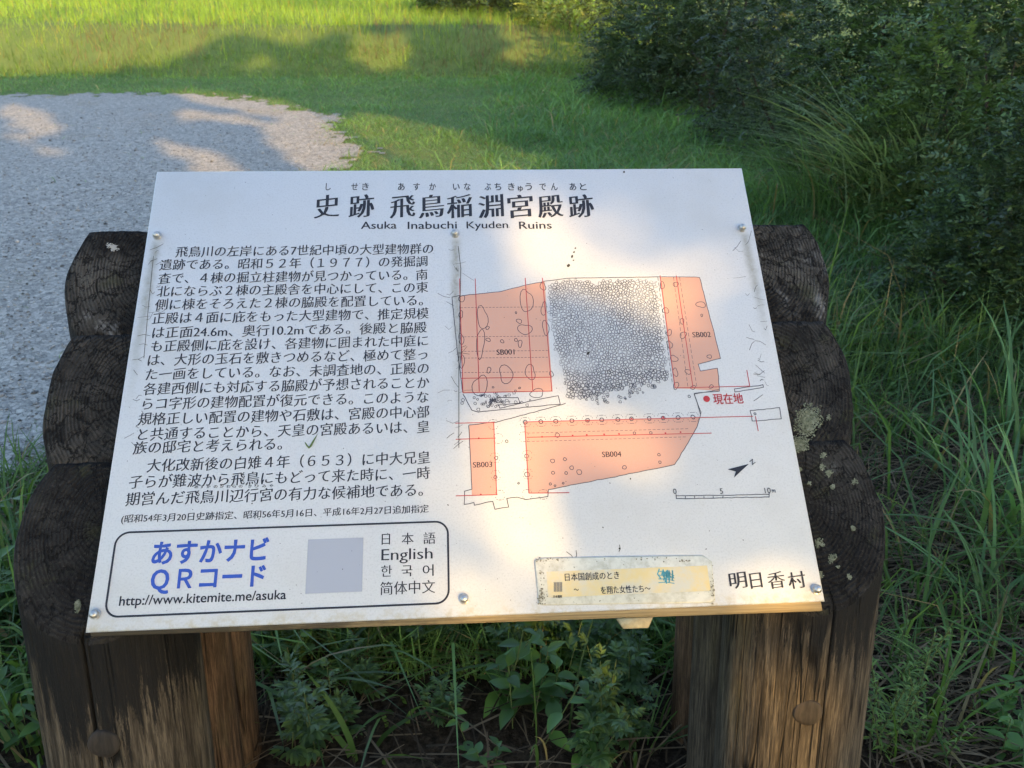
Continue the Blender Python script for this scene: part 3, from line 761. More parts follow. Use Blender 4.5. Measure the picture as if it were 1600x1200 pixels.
for (s_, k), lb in {(-1, 0): 'front log on the left side, black end grain and a long split', (-1, 1): 'middle log on the left side', (-1, 2): 'rearmost log on the left side, grey rings and a pale scuff',
                    (1, 0): 'front log on the right side, dotted with pale lichen', (1, 1): 'middle log on the right side with a large lichen patch', (1, 2): 'rearmost log on the right side, grey and cracked'}.items():
    LOGS[s_, k][0]['label'] = lb
# wooden plugs in the splits of the two front logs
M_PLUG = wood('plug_end', (.016, .013, .010), (.046, .036, .027), (60, 8, 60))
def log_front_point(side, px, py):
    o, M, tl_, sl = LOGS[side, 0]; d = cv2w([(px - 800) / 1202, (py - 600) / 1202, 1]); Mi = np.array(M.inverted())
    p = Mi[:3, :3] @ CAM + Mi[:3, 3]; q = Mi[:3, :3] @ d
    for t in np.linspace(.5, 2, 3000):
        X = p + q * t
        ry = X[1] / .78
        if X[0] ** 2 + ry ** 2 < .104 ** 2: return X
    return p + q
for side, (px, py) in ((-1, (163, 1162)), (1, (1262, 1113))):
    X = log_front_point(side, px, py); a = math.atan2(X[1] / .78, X[0])
    V, F = lathe([(.0195, -.02), (.0195, .001), (.0180, .0028), (.012, .0034), (.0001, .0036)], 28)
    V = np.array(V); V[:, 2] += .0008 * np.sin(V[:, 0] * 200)
    nx = nrm(np.array([math.cos(a), math.sin(a) / .78 , 0])); ty = np.array([0, 0, 1.]); tx = np.cross(ty, nx)
    Rm = Matrix([[tx[i], ty[i], nx[i], X[i]] for i in range(3)] + [[0, 0, 0, 1]])
    o = mesh_np('plug', V, [np.array(F)], M_PLUG, LOGS[side, 0][0], smooth=False); o.matrix_basis = Rm
# lichen: crusts of tiny flakes on the cut ends
def mat_lichen():
    n = NT('lichen'); co = n.coord(); g = n.noise(co, 180, 3, .7)
    return n.fin(n.ramp(g, [(.35, (.10, .11, .07)), (.55, (.22, .235, .16)), (.75, (.32, .33, .25))]), .95, None, .1)
M_LICH = mat_lichen()
M_SCUFF = plain('pale_scuff', (.36, .36, .34), .85, .2)
def flakes(side, k, patches, name='lichen', mat=None):
    o, M, tlen, slope = LOGS[side, k]; Mi = np.array((PM.inverted() @ M).inverted())
    V = []; F = []
    for (px, py, sx, sy, n_, rot) in patches:
        for q in range(int(n_ * 1.7)):
            d = rng.normal(0, .5, 2) * (sx, sy)
            if (d[0] / sx) ** 2 + (d[1] / sy) ** 2 > 1.3 * (.6 + .8 * vnoise(px + d[0] * .15, py + d[1] * .15)): continue
            x = px + d[0] * math.cos(rot) - d[1] * math.sin(rot); y = py + d[0] * math.sin(rot) + d[1] * math.cos(rot)
            u_ = uv(x, y); r = rng.uniform(.0006, .0017); m = 6; b_ = len(V); h0 = rng.uniform(.0008, .0019) if name == 'lichen' else .0012
            V.append((u_[0], u_[1], ENDOFF + h0))
            for j in range(m):
                a = 2 * math.pi * j / m + rng.random(); V.append((u_[0] + r * math.cos(a) * rng.uniform(.6, 1.2), u_[1] + r * math.sin(a) * rng.uniform(.6, 1.2), ENDOFF + h0 - rng.uniform(0, .0022)))
            F += [(b_, b_ + 1 + j, b_ + 1 + (j + 1) % m) for j in range(m)]
    V = np.array(V); V = V @ Mi[:3, :3].T + Mi[:3, 3]
    return mesh_np(name, V, [np.array(F)], mat or M_LICH, o)
for pt in [(1275, 648, 20, 26, 620, .5), (1262, 680, 16, 12, 160, 0), (1308, 642, 4, 5, 20, 0)]: flakes(1, 1, [pt])
for pt in [(1260, 690, 18, 8, 110, 0), (1300, 702, 6, 5, 40, 0), (1309, 731, 6, 6, 50, 0), (1298, 720, 4, 5, 30, 0), (1315, 752, 4, 4, 28, 0), (1350, 744, 5, 5, 36, 0), (1262, 725, 4, 4, 26, 0), (1348, 819, 4, 4, 24, 0), (1294, 842, 8, 8, 70, 0), (1316, 866, 6, 9, 45, .6), (1296, 894, 5, 5, 36, 0), (1343, 897, 4, 5, 26, 0), (1278, 747, 3, 3, 15, 0), (1325, 880, 3, 3, 12, 0)]: flakes(1, 0, [pt])
flakes(-1, 0, [(104, 943, 5, 9, 60, .2)])
flakes(-1, 2, [(163, 369, 10, 5, 90, .3)], 'pale_scuff', M_SCUFF)
bpy.data.objects.remove(_fo)

# grass cutting lying on the panel
def strand(P, w, z):
    V = []; P = np.array(P); d = nrm(np.gradient(P, axis=0)); n_ = np.stack([-d[:, 1], d[:, 0]], -1)
    ww = w * np.sin(np.linspace(.35, math.pi - .05, len(P)))[:, None]
    V = np.concatenate([np.c_[P + n_ * ww, z], np.c_[P, z + .0006], np.c_[P - n_ * ww, z]]); m = len(P)
    F = [(m + i, m + i + 1, i + 1, i) for i in range(m - 1)] + [(2 * m + i, 2 * m + i + 1, m + i + 1, m + i) for i in range(m - 1)]
    return V, np.array(F)
pp = [uv(x, y) for x, y in ((477, 692), (480, 697), (483, 700), (486, 697), (490, 690), (494, 684), (497, 679))]
V, F = strand(np.array(pp), .0014, np.array([.0022, .0016, .0013, .0016, .0022, .003, .0034]))
c_ = np.array([*pp[2], 0]); gcut = mesh_np('grass_cutting', V - c_, [F], M_GRASS, None, tint=np.tile([.13, .19, .07], (len(V), 1)))
gcut.matrix_basis = PM @ Matrix.Translation(Vector(c_))
tag(gcut, 'thin green grass cutting lying across the lower lines of text', 'grass cutting')

# ------------------------------------------------------------------ ground, gravel
def grid(xs, ys):
    X, Y = np.meshgrid(xs, ys); n, m = len(ys), len(xs); V = np.stack([X.ravel(), Y.ravel(), gz(X.ravel(), Y.ravel())], -1)
    i = np.arange(n * m).reshape(n, m); F = np.stack([i[:-1, :-1].ravel(), i[:-1, 1:].ravel(), i[1:, 1:].ravel(), i[1:, :-1].ravel()], -1)
    return V, F
def mat_soil():
    n = NT('soil'); co = n.coord(); g = n.noise(co, 3, 6, .7); h = n.noise(co, 60, 5, .75)
    y = n.sep(co)[1]
    near = n.mix(n.smooth(h, .35, .7), (.018, .014, .010), (.075, .058, .040))
    far = n.mix(n.smooth(g, .3, .7), (.09, .14, .045), (.13, .17, .05))
    return n.fin(n.mix(n.smooth(y, 2.6, 5.5), near, far), .9, n.bump(h, .8, .02), .1)
xs = np.unique(np.round(np.concatenate([np.arange(-4, 5, .07), np.linspace(-140, -4, 60) , np.linspace(-12, 12, 120), np.linspace(5, 140, 60)]), 3))
ys = np.unique(np.round(np.concatenate([np.arange(0, 5, .07), np.arange(5, 16, .14), np.linspace(-60, 0, 50), np.linspace(16, 60, 70), np.linspace(60, 300, 30)]), 3))
V, F = grid(xs, ys)
tag(mesh_np('ground', V, [F], mat_soil(), smooth=True), kind='structure')
GPX = [(-2600, 156), (-900, 152), (-300, 150), (0, 152), (120, 149), (200, 147), (330, 151), (430, 160), (515, 180), (540, 196), (548, 212), (590, 236), (555, 256), (500, 266), (470, 280), (430, 330), (380, 420), (300, 520), (210, 640), (120, 700), (50, 745), (-60, 780), (-300, 800), (-900, 820), (-2600, 640)]
GR = np.array([gp(*p)[:2] for p in GPX])
xs = np.arange(GR[:, 0].min() - .3, GR[:, 0].max() + .3, .045); ys = np.arange(GR[:, 1].min() - .3, GR[:, 1].max() + .3, .045)
def in_gravel(x, y, s=1.0):
    w = .55 * (fbm(x * 1.3, y * 1.3 + 7) - .47) * s + .42 * (fbm(x * 9, y * 9) - .47) * s
    w2 = .45 * (fbm(x * 1.3 + 60, y * 1.3) - .47) * s + .30 * (fbm(x * 9 + 9, y * 9 + 50) - .47) * s
    return inpoly(x + w, y + w2 * (1 + .12 * y), GR)
V, F = grid(xs, ys); cx_, cy_ = V[F].mean(1)[:, 0], V[F].mean(1)[:, 1]; F = F[in_gravel(cx_, cy_)]
V[:, 2] += .006
u_, inv = np.unique(F, return_inverse=True); V = V[u_]; F = inv.reshape(F.shape)
def mat_gravel():
    n = NT('gravel'); co = n.coord(); v = n.voro(co, 50, 'F1', 'Color'); d = n.voro(co, 50, 'DISTANCE_TO_EDGE'); v2 = n.voro(co, 150, 'F1', 'Color')
    g = n.noise(co, 1.2, 5, .7); s = n.sep(v)[0]
    col = n.mix(s, (.11, .105, .09), (.42, .395, .335)); col = n.mix(.45, col, n.mix(n.sep(v2)[0], (.09, .088, .08), (.42, .40, .365)))
    col = n.mix(n.math('MULTIPLY', n.math('SUBTRACT', 1, n.smooth(d, 0, .012)), .7), col, (.06, .056, .05))
    col = n.mix(n.math('MULTIPLY', n.smooth(g, .5, .75), .35), col, (.20, .17, .12))
    h = n.math('ADD', n.smooth(d, 0, .02), n.math('MULTIPLY', s, .6))
    return n.fin(col, .8, n.bump(h, 1.0, .016), .25)
tag(mesh_np('gravel_lot', V, [F], mat_gravel(), smooth=True), kind='structure')
# loose stones on the gravel, near the viewer
def stones(n_):
    d = 1.6 + 6.5 * rng.random(n_ * 4) ** 1.5; x = d * np.tan(rng.uniform(-.85, .1, n_ * 4))
    P = np.stack([x, d], -1)[in_gravel(x, d)][:n_]; n_ = len(P); r = rng.uniform(.0035, .009, n_) * np.where(rng.random(n_) > .95, rng.uniform(1.3, 2.6, n_), 1)
    oc = np.array([(1, 0, 0), (-1, 0, 0), (0, 1, 0), (0, -1, 0), (0, 0, 1), (0, 0, -1)], float)
    of = np.array([(0, 2, 4), (2, 1, 4), (1, 3, 4), (3, 0, 4), (2, 0, 5), (1, 2, 5), (3, 1, 5), (0, 3, 5)])
    a = rng.uniform(0, 6.28, n_); V = oc[None] * rng.uniform(.6, 1.2, (n_, 6, 1)) * np.array([1, .8, .55])
    c_, s_ = np.cos(a)[:, None], np.sin(a)[:, None]
    V = np.stack([V[..., 0] * c_ - V[..., 1] * s_, V[..., 0] * s_ + V[..., 1] * c_, V[..., 2]], -1) * r[:, None, None]
    V = V + np.stack([P[:, 0], P[:, 1], gz(P[:, 0], P[:, 1]) + .008], -1)[:, None]
    t = np.repeat(rng.uniform(.07, .40, n_) , 6)[:, None] * np.array([1, .97, .91])
    return V.reshape(-1, 3), (np.arange(n_)[:, None, None] * 6 + of).reshape(-1, 3), t
n = NT('loose_stone'); a_ = n.n('ShaderNodeAttribute', attribute_name='tint'); M_STONE = n.fin(a_.outputs['Color'], .8, None, .3)
V, F, t = stones(9000)
tag(mesh_np('loose_stones', V, [F], M_STONE, tint=t), kind='stuff')

# ------------------------------------------------------------------ grass
def blades(P, h, w, lean, az, tint, nseg=2, twist=None):
    """P (n,3) roots -> vertices, quads, tris"""
    n_ = len(P); ts = np.linspace(0, 1, nseg + 1); ca, sa = np.cos(az), np.sin(az)
    fa = az + math.pi / 2 + (twist if twist is not None else rng.normal(0, .6, n_)); wx, wy = np.cos(fa), np.sin(fa)
    rows = []
    for t in ts:
        o = lean * h * t ** 2 ; z = h * (t - .32 * np.minimum(lean, 1.6) * t ** 2.2)
        c = P + np.stack([ca * o, sa * o, z], -1)
        if t == 1: rows.append(c[:, None])
        else:
            ww = (w * (.75 + .5 * t if t < .4 else 1.15 - .75 * t) / 2)[:, None] * np.stack([wx, wy, np.zeros(n_)], -1)
            rows.append(np.stack([c - ww, c + ww], 1))
    V = np.concatenate(rows, 1); k = V.shape[1]; b = np.arange(n_)[:, None] * k
    Q = [np.concatenate([b + 2 * i, b + 2 * i + 1, b + 2 * i + 3, b + 2 * i + 2], 1) for i in range(nseg - 1)]
    Q = np.concatenate(Q) if Q else np.zeros((0, 4), int)
    T_ = np.concatenate([b + 2 * nseg - 2, b + 2 * nseg - 1, b + 2 * nseg], 1)
    return V.reshape(-1, 3), Q, T_, np.repeat(tint, k, 0)
G_A, G_B, G_C = np.array([.075, .155, .048]), np.array([.15, .25, .065]), np.array([.24, .19, .09])
def tints(n_, x, y, dry=.06, light=.5, extra=None):
    f = np.clip(fbm(x * 1.4 + 3, y * 1.4, 5) * 2.4 - .75 + rng.normal(0, .22, n_), 0, 1)[:, None] * light * 2
    t = G_A * (1 - np.clip(f, 0, 1)) + G_B * np.clip(f, 0, 1)
    d = (rng.random(n_) < dry)
    t = np.where(d[:, None], G_C * rng.uniform(.6, 1.2, (n_, 1)), t)
    return t * rng.uniform(.75, 1.25, (n_, 1))
def scatter(n_, d0, d1, ang, power):
    d = (d0 ** (power) + rng.random(n_) * (d1 ** power - d0 ** power)) ** (1 / power); a = rng.uniform(-ang, ang, n_)
    return d * np.tan(a), d
# mown strip around the gravel and the path to the right
def hedge_x(y):      # foot of the bushes on the right
    return np.interp(y, HY, HX)
HP = np.array([gp(*p)[:2] for p in ((935, 150), (1060, 205), (1180, 260), (1290, 350), (1400, 440), (1500, 540), (1640, 660))])
o_ = np.argsort(HP[:, 1]); HY, HX = HP[o_, 1], HP[o_, 0]
def lawn():
    n_ = 440000; x, y = scatter(330000, 1.15, 11.3, .82, 1.05); d_ = 1 + 8 * rng.random(110000); q_ = rng.uniform(.8, 1.7, 110000) * np.where(rng.random(110000) < .62, -1, 1)
    x = np.concatenate([x, d_ * np.sin(q_)]); y = np.concatenate([y, d_ * np.cos(q_)])
    g = in_gravel(x, y); gc = GR.mean(0); near = ~in_gravel(gc[0] + (x - gc[0]) * 1.10, gc[1] + (y - gc[1]) * 1.10)
    tuft = np.clip(fbm(x * 5, y * 5) * 5 - 2.2, 0, 1); keep = (~g | (rng.random(n_) < (.8 * near + .03 + .22 * sstep(-y, -3.6, -2.0)) * tuft)) & (x < hedge_x(y) + .6)
    under = (np.abs(x + .02) < .62) & (y > .75) & (y < 1.62); keep &= ~(under & (rng.random(n_) < .30))
    keep &= ~((x > .62) & (x < 1.5) & (y < 2.0) & (rng.random(n_) < .82))
    x, y = x[keep], y[keep]; m = len(x)
    edge = ~in_gravel(x, y, 1.0) & in_gravel(x + .25 * np.sign(-1 - x), y - .0, .5)
    path = sstep(y, 2.2, 6); h = (rng.gamma(4, .028, m) * (1 - .45 * path) * (.25 + 1.5 * fbm(x * 1.5, y * 1.5 + 30, 5))) * np.where(x < -.2, .62 + .25 * (y < 2.6), 1.1)
    h = np.where((np.abs(x) < .62) & (y < 1.62), np.minimum(h, .13), h)
    h = np.where(in_gravel(x, y), rng.uniform(.015, .05, m), np.clip(h, .018, .34)); h *= np.where((x < -.9) & (y > 1.5) & (y < 3), .6, 1); h = np.where(edge, h * .45, h)
    h = h * np.where(rng.random(m) < .04, 1.9, 1)
    w = np.clip(.0022 + h * .022, .0025, .008) * (1 + .10 * np.maximum(y - 3, 0))
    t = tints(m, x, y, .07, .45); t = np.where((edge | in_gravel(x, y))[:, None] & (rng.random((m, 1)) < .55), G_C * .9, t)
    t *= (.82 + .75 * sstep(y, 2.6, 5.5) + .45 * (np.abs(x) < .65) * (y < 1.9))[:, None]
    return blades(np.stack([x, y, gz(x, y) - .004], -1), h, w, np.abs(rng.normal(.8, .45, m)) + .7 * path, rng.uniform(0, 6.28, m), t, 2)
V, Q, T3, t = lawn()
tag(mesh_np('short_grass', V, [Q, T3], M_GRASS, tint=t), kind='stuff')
def field():
    n_ = 250000; x, y = scatter(n_, 10.6, 32, .95, .9)
    keep = x < hedge_x(np.minimum(y, 12)) + .8 + .25 * (y - 11); x, y = x[keep], y[keep]; m = len(x)
    face = (y > 10.6) & (y < 12.4)
    h = rng.uniform(.09, .27, m) * np.where(y < 11.0, .5, 1) * (.6 + .8 * fbm(x * .7, y * .7)); w = .0085 + .0009 * (y - 10) + 0 * x
    t = tints(m, x, y, .05, .8) * np.array([1.75, 1.55, .65]) * (1 - .45 * ((y > 10.7) & (y < 11.6) & (rng.random(m) < .6)))[:, None]  # sunlit yellow and the shade at the bank foot are mixed into the tint
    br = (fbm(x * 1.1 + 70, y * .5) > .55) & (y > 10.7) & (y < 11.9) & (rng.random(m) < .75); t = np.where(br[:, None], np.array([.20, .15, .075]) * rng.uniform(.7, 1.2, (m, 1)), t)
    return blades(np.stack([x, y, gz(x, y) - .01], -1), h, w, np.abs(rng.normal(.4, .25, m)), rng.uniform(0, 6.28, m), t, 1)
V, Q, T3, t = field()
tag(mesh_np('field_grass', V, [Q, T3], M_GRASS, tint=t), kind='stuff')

# dry stalks lying on the soil
def straw(n_, xr, yr):
    x = rng.uniform(*xr, n_); y = rng.uniform(*yr, n_); L_ = rng.uniform(.05, .22, n_); a = rng.normal(.3, .9, n_); el = np.abs(rng.normal(0, .10, n_))
    z = gz(x, y) + rng.uniform(.004, .035, n_); d = np.stack([np.cos(a) * np.cos(el), np.sin(a) * np.cos(el), np.sin(el)], -1) * L_[:, None]
    s_ = np.stack([-np.sin(a), np.cos(a), 0 * a], -1) * (rng.uniform(.0008, .0022, n_))[:, None]; P = np.stack([x, y, z], -1); M_ = P + d * .5 + np.array([0, 0, 1]) * (L_ * rng.uniform(-.02, .08, n_))[:, None]
    V = np.stack([P - s_, P + s_, M_ + s_, M_ - s_, P + d + s_ * .5, P + d - s_ * .5], 1).reshape(-1, 3); b = np.arange(n_)[:, None] * 6
    Q = np.concatenate([b + np.array([0, 1, 2, 3]), b + np.array([3, 2, 4, 5])]); t = np.repeat(np.array([.17, .125, .075]) * rng.uniform(.15, 1.25, (n_, 1)), 6, 0)
    return V, Q, t
A_ = [straw(800, (-.55, .55), (.8, 1.7)), straw(5200, (.58, 1.7), (.9, 2.2)), straw(900, (-1.4, -.6), (1.0, 2.0))]
off = np.cumsum([0] + [len(a[0]) for a in A_])
tag(mesh_np('dry_straw', np.concatenate([a[0] for a in A_]), [np.concatenate([a[1] + o for a, o in zip(A_, off)])], M_STRAW, tint=np.concatenate([a[2] for a in A_])), kind='stuff')

# ------------------------------------------------------------------ single plants
def blade_tuft(name, label, pos, n_, h, w, lean, spread, col, group=None, nseg=6, cat='grass tuft', azbias=None):
    x = rng.normal(0, spread, n_); y = rng.normal(0, spread, n_); az = np.arctan2(y, x) + rng.normal(0, .5, n_)
    if azbias is not None: az = np.where(rng.random(n_) < .55, azbias + rng.normal(0, .6, n_), az)
    hh = h * rng.uniform(.45, 1.1, n_); t = np.array(col) * rng.uniform(.6, 1.35, (n_, 1)); dry = rng.random(n_) < .08; t = np.where(dry[:, None], G_C, t)
    V, Q, T_, tt = blades(np.stack([x, y, np.zeros(n_) - .02], -1), hh, w * rng.uniform(.6, 1.2, n_), np.abs(rng.normal(lean, lean * .4, n_)), az, t, nseg)
    o = mesh_np(name, V, [Q, T_], M_GRASS, tint=tt); o.location = (pos[0], pos[1], float(gz(pos[0], pos[1])))
    return tag(o, label, cat, group)
def leaf_quads(C0, D, Nn, L_, Wd, tint, lobes=False):
    """leaves as folded 6-vertex blades: C0 base, D direction, Nn normal"""
    S_ = nrm(np.cross(D, Nn)); Nn = np.cross(S_, D); L1 = L_[:, None]; W1 = (Wd / 2)[:, None]
    prof = ((.0, .10), (.14, .62), (.34, 1.0), (.58, .88), (.80, .46), (1., 0)) if lobes else ((.0, .12), (.30, 1.0), (.66, .72), (1., 0))
    n_ = len(C0); v = []
    for t, w in prof:
        c = C0 + D * L1 * t - Nn * L1 * (.30 if lobes else .16) * t * t
        if w == 0: v.append(c)
        elif lobes: v += [c + S_ * W1 * w + Nn * W1 * .30 * w, c, c - S_ * W1 * w + Nn * W1 * .30 * w]
        else: v += [c + S_ * W1 * w, c - S_ * W1 * w]
    V = np.stack(v, 1); k = V.shape[1]; b = np.arange(n_)[:, None] * k; T_ = []; st = 3 if lobes else 2; m = len(prof) - 1
    for i in range(m - 1):
        for q in range(st - 1):
            o = i * st + q; T_ += [b + np.array([o, o + 1, o + st + 1]), b + np.array([o, o + st + 1, o + st])]
    o = (m - 1) * st
    for q in range(st - 1): T_.append(b + np.array([o + q, o + q + 1, m * st]))
    return V.reshape(-1, 3), np.concatenate(T_), np.repeat(tint, k, 0)
def weed_mesh(kind):
    """upright leafy weed; returns leaves and stem"""
    C0 = []; D = []; Nn = []; L_ = []; Wd = []; sv = []; sf = []
    ns = {'mugwort': 4, 'broad': 3, 'fine': 5}[kind]
    for s_ in range(ns):
        a0 = rng.uniform(0, 6.28); h = rng.uniform(.13, .30); ln = rng.uniform(.1, .5); P0 = np.array([rng.normal(0, .025), rng.normal(0, .025), 0])
        top = P0 + np.array([math.cos(a0) * ln * h, math.sin(a0) * ln * h, h]); m = {'mugwort': 9, 'broad': 6, 'fine': 22}[kind]
        for j in range(m):
            f = .18 + .82 * j / (m - 1); a = a0 + j * 2.4; el = rng.uniform(.05, .7) + .4 * f
            d = np.array([math.cos(a) * math.cos(el), math.sin(a) * math.cos(el), math.sin(el)]); p = P0 + (top - P0) * f
            size = (.075 if kind == 'mugwort' else .085 if kind == 'broad' else .035) * rng.uniform(.7, 1.15) * (1.1 - .45 * f)
            if kind == 'mugwort':                       # lobed leaf: a fan of narrow leaflets
                side = nrm(np.cross(d, [0, 0, 1.]))
                for q, (t_, an) in enumerate(((.15, .9), (.15, -.9), (.4, .75), (.4, -.75), (.6, .5), (.6, -.5), (.62, 0))):
                    dd = nrm(d * math.cos(an) + side * math.sin(an) - np.array([0, 0, .12])); C0.append(p + d * size * t_); D.append(dd); Nn.append([0, 0, 1.]); L_.append(size * (.55 if an else .6)); Wd.append(size * .24)
            else:
                C0.append(p); D.append(d * np.array([1, 1, .4])); Nn.append([0, 0, 1.]); L_.append(size); Wd.append(size * (.55 if kind == 'broad' else .22))
        r = .0016; b = len(sv); sd = nrm(np.cross(top - P0, [0, 0, 1.]) + np.array([1e-4, 0, 0])) * r; s2_ = nrm(np.cross(sd, top - P0)) * r
        for P_ in (P0 - np.array([0, 0, .02]), top): sv += [P_ + sd, P_ + s2_, P_ - sd, P_ - s2_]
        sf += [(b + q, b + (q + 1) % 4, b + 4 + (q + 1) % 4, b + 4 + q) for q in range(4)]
    C0 = np.array(C0); D = nrm(np.array(D)); Nn = np.array(Nn) + rng.normal(0, .2, (len(C0), 3)); L_ = np.array(L_); Wd = np.array(Wd)
    col = {'mugwort': (.10, .175, .055), 'broad': (.08, .17, .035), 'fine': (.12, .20, .04)}[kind]
    V, T_, t = leaf_quads(C0, D, nrm(Nn), L_, Wd, np.array(col) * rng.uniform(.65, 1.3, (len(C0), 1)), True)
    return V, T_, t, np.array(sv), np.array(sf)
M_GSTEM = plain('green_stem', (.07, .10, .03), .6, .3)
WL = {'mugwort': 'lobed leaf weed, low and mid green, among the straw under the board', 'broad': 'weed with plain pointed leaves under the board', 'fine': 'feathery bright green weed beside the right log'}
def weeds(kind, spots, label, group, nproto=3):
    prot = []
    for i, (x, y, sc) in enumerate(spots):
        if i < nproto:
            V, T_, t, sv, sf = weed_mesh(kind); r = empty('leafy_weed', (x, y, float(gz(x, y))))
            mesh_np('leaves', V, [T_], M_LEAF, r, tint=t); mesh_np('stem', sv, [sf], M_GSTEM, r); prot.append(r)
        else:
            p = prot[i % nproto]; r = p.copy(); C.objects.link(r); r.location = (x, y, float(gz(x, y)))
            for ch in list(p.children): c_ = ch.copy(); C.objects.link(c_); c_.parent = r
        r.scale = (sc,) * 3; r.rotation_euler = (0, 0, rng.uniform(0, 6.28)); tag(r, label, 'weed', group)
def spots_px(L): return [(*gp(x, y)[:2], s * .78) for x, y, s in L]
weeds('mugwort', spots_px([(870, 1020, .9), (960, 1010, .8), (1010, 1030, .7), (930, 1060, .9), (820, 1010, .8), (640, 1010, .8), (560, 1010, .8), (990, 1100, .8), (925, 1195, .8), (940, 1150, .7), (470, 1190, .8), (420, 1030, .8), (740, 1000, .8), (690, 1030, .8), (480, 1020, .7), (1030, 990, .8), (600, 985, .8), (780, 1040, .7)]), 'low weed with lobed leaves growing under the board', 'lobed weeds under the board')
weeds('mugwort', spots_px([(450, 1130, .6), (520, 1150, .6), (700, 1130, .5), (980, 1160, .55), (560, 1090, .55)]), 'small low weed with lobed leaves on the straw under the board', 'small lobed weeds under the board')
weeds('broad', spots_px([(820, 1150, .85), (790, 1100, .85), (850, 1100, .7), (760, 1195, .5), (910, 1190, .5), (870, 1060, .7), (520, 1060, .5)]), 'weed with plain pointed leaves growing under the board', 'pointed weeds under the board')
weeds('fine', spots_px([(1395, 1120, .9), (1410, 1170, .9), (1380, 1190, .8), (1440, 1190, .7), (1400, 1080, .8)]), 'feathery bright green weed beside the right front log', 'feathery weeds beside the right log')
weeds('broad', spots_px([(1580, 880, .6), (1540, 1130, .55), (1580, 1150, .6), (1430, 690, .5), (1460, 640, .5), (1400, 640, .5), (1570, 1190, .6)]), 'broad leaved weed in the grass to the right of the board', 'weeds right of the board')
weeds('broad', spots_px([(20, 860, .9), (40, 960, .8), (10, 1010, .9), (30, 1120, .8), (60, 1180, .7)]), 'broad leaved weed in the grass left of the board', 'weeds left of the board')
def tuft_px(px, py, *a, **k):
    p = gp(px, py); return blade_tuft('grass_tuft', k.pop('label'), p, *a, **k)
GA = (.075, .145, .03); GBLUE = (.10, .20, .075)
for px, py, n_, h, w, l_ in ((1560, 830, 30, .42, .012, .7), (1500, 790, 20, .34, .009, .75), (1600, 780, 24, .44, .012, .65), (1610, 900, 24, .40, .011, .75), (1450, 720, 16, .35, .012, .7), (1580, 700, 22, .45, .013, .6), (1540, 960, 14, .35, .012, .8)):
    tuft_px(px, py, n_, h, w, l_, .05, GBLUE, label='tall broad bladed grass tuft right of the board', group='tall grass tufts right of the board')
for px, py, n_, h, w, l_ in ((430, 1060, 14, .30, .010, .7), (480, 1080, 10, .26, .011, .9), (530, 1050, 12, .28, .009, .6), (590, 1040, 12, .24, .008, .6), (640, 1090, 6, .22, .010, .9), (560, 1195, 7, .20, .013, 1.1), (600, 990, 14, .26, .009, .6), (500, 1000, 16, .28, .009, .6), (450, 985, 14, .28, .009, .7), (700, 990, 10, .22, .008, .7), (1000, 1180, 10, .26, .006, .7), (860, 1180, 4, .24, .006, .5), (1030, 1120, 12, .22, .005, .8)):
    tuft_px(px, py, n_, h, w, l_, .025, (.06, .12, .03), label='narrow grass tuft growing under the board', group='grass tufts under the board')
for px, py, n_, h, w, l_ in ((15, 820, 24, .30, .009, .8), (45, 900, 24, .28, .009, .9), (10, 950, 24, .30, .010, .9), (40, 1050, 22, .30, .010, .9), (15, 1120, 24, .30, .010, .9), (70, 1190, 20, .25, .009, .9), (90, 760, 18, .18, .006, .8), (30, 730, 18, .16, .006, .8), (-20, 1000, 24, .3, .01, .8)):
    tuft_px(px, py, n_, h, w, l_, .035, (.08, .15, .035), label='fresh green grass tuft left of the board', group='grass tufts left of the board')
for px, py, n_, h, w, l_ in ((1420, 900, 14, .25, .007, 1.1), (1400, 960, 16, .26, .008, 1.1), (1470, 870, 16, .28, .007, 1.), (1500, 1080, 18, .25, .008, 1.), (1420, 1130, 18, .24, .009, 1.), (1460, 1190, 18, .25, .009, 1.1), (1560, 1060, 16, .26, .008, .9), (1350, 640, 12, .2, .007, .9), (1400, 590, 18, .26, .008, .8), (1460, 560, 18, .26, .008, .8), (1350, 560, 18, .2, .006, .8), (1320, 500, 20, .2, .006, .8)):
    tuft_px(px, py, n_, h, w, l_, .04, GA, label='arching green grass tuft right of the board', group='arching grass tufts right of the board')
tuft_px(1400, 345, 340, .95, .013, .95, .13, (.27, .34, .16), label='big pale fountain of arching grass in front of the dark bushes', azbias=math.pi)
tuft_px(1300, 330, 220, .60, .009, 1.0, .16, (.12, .21, .07), label='smaller arching grass clump left of the big fountain of grass', azbias=math.pi)

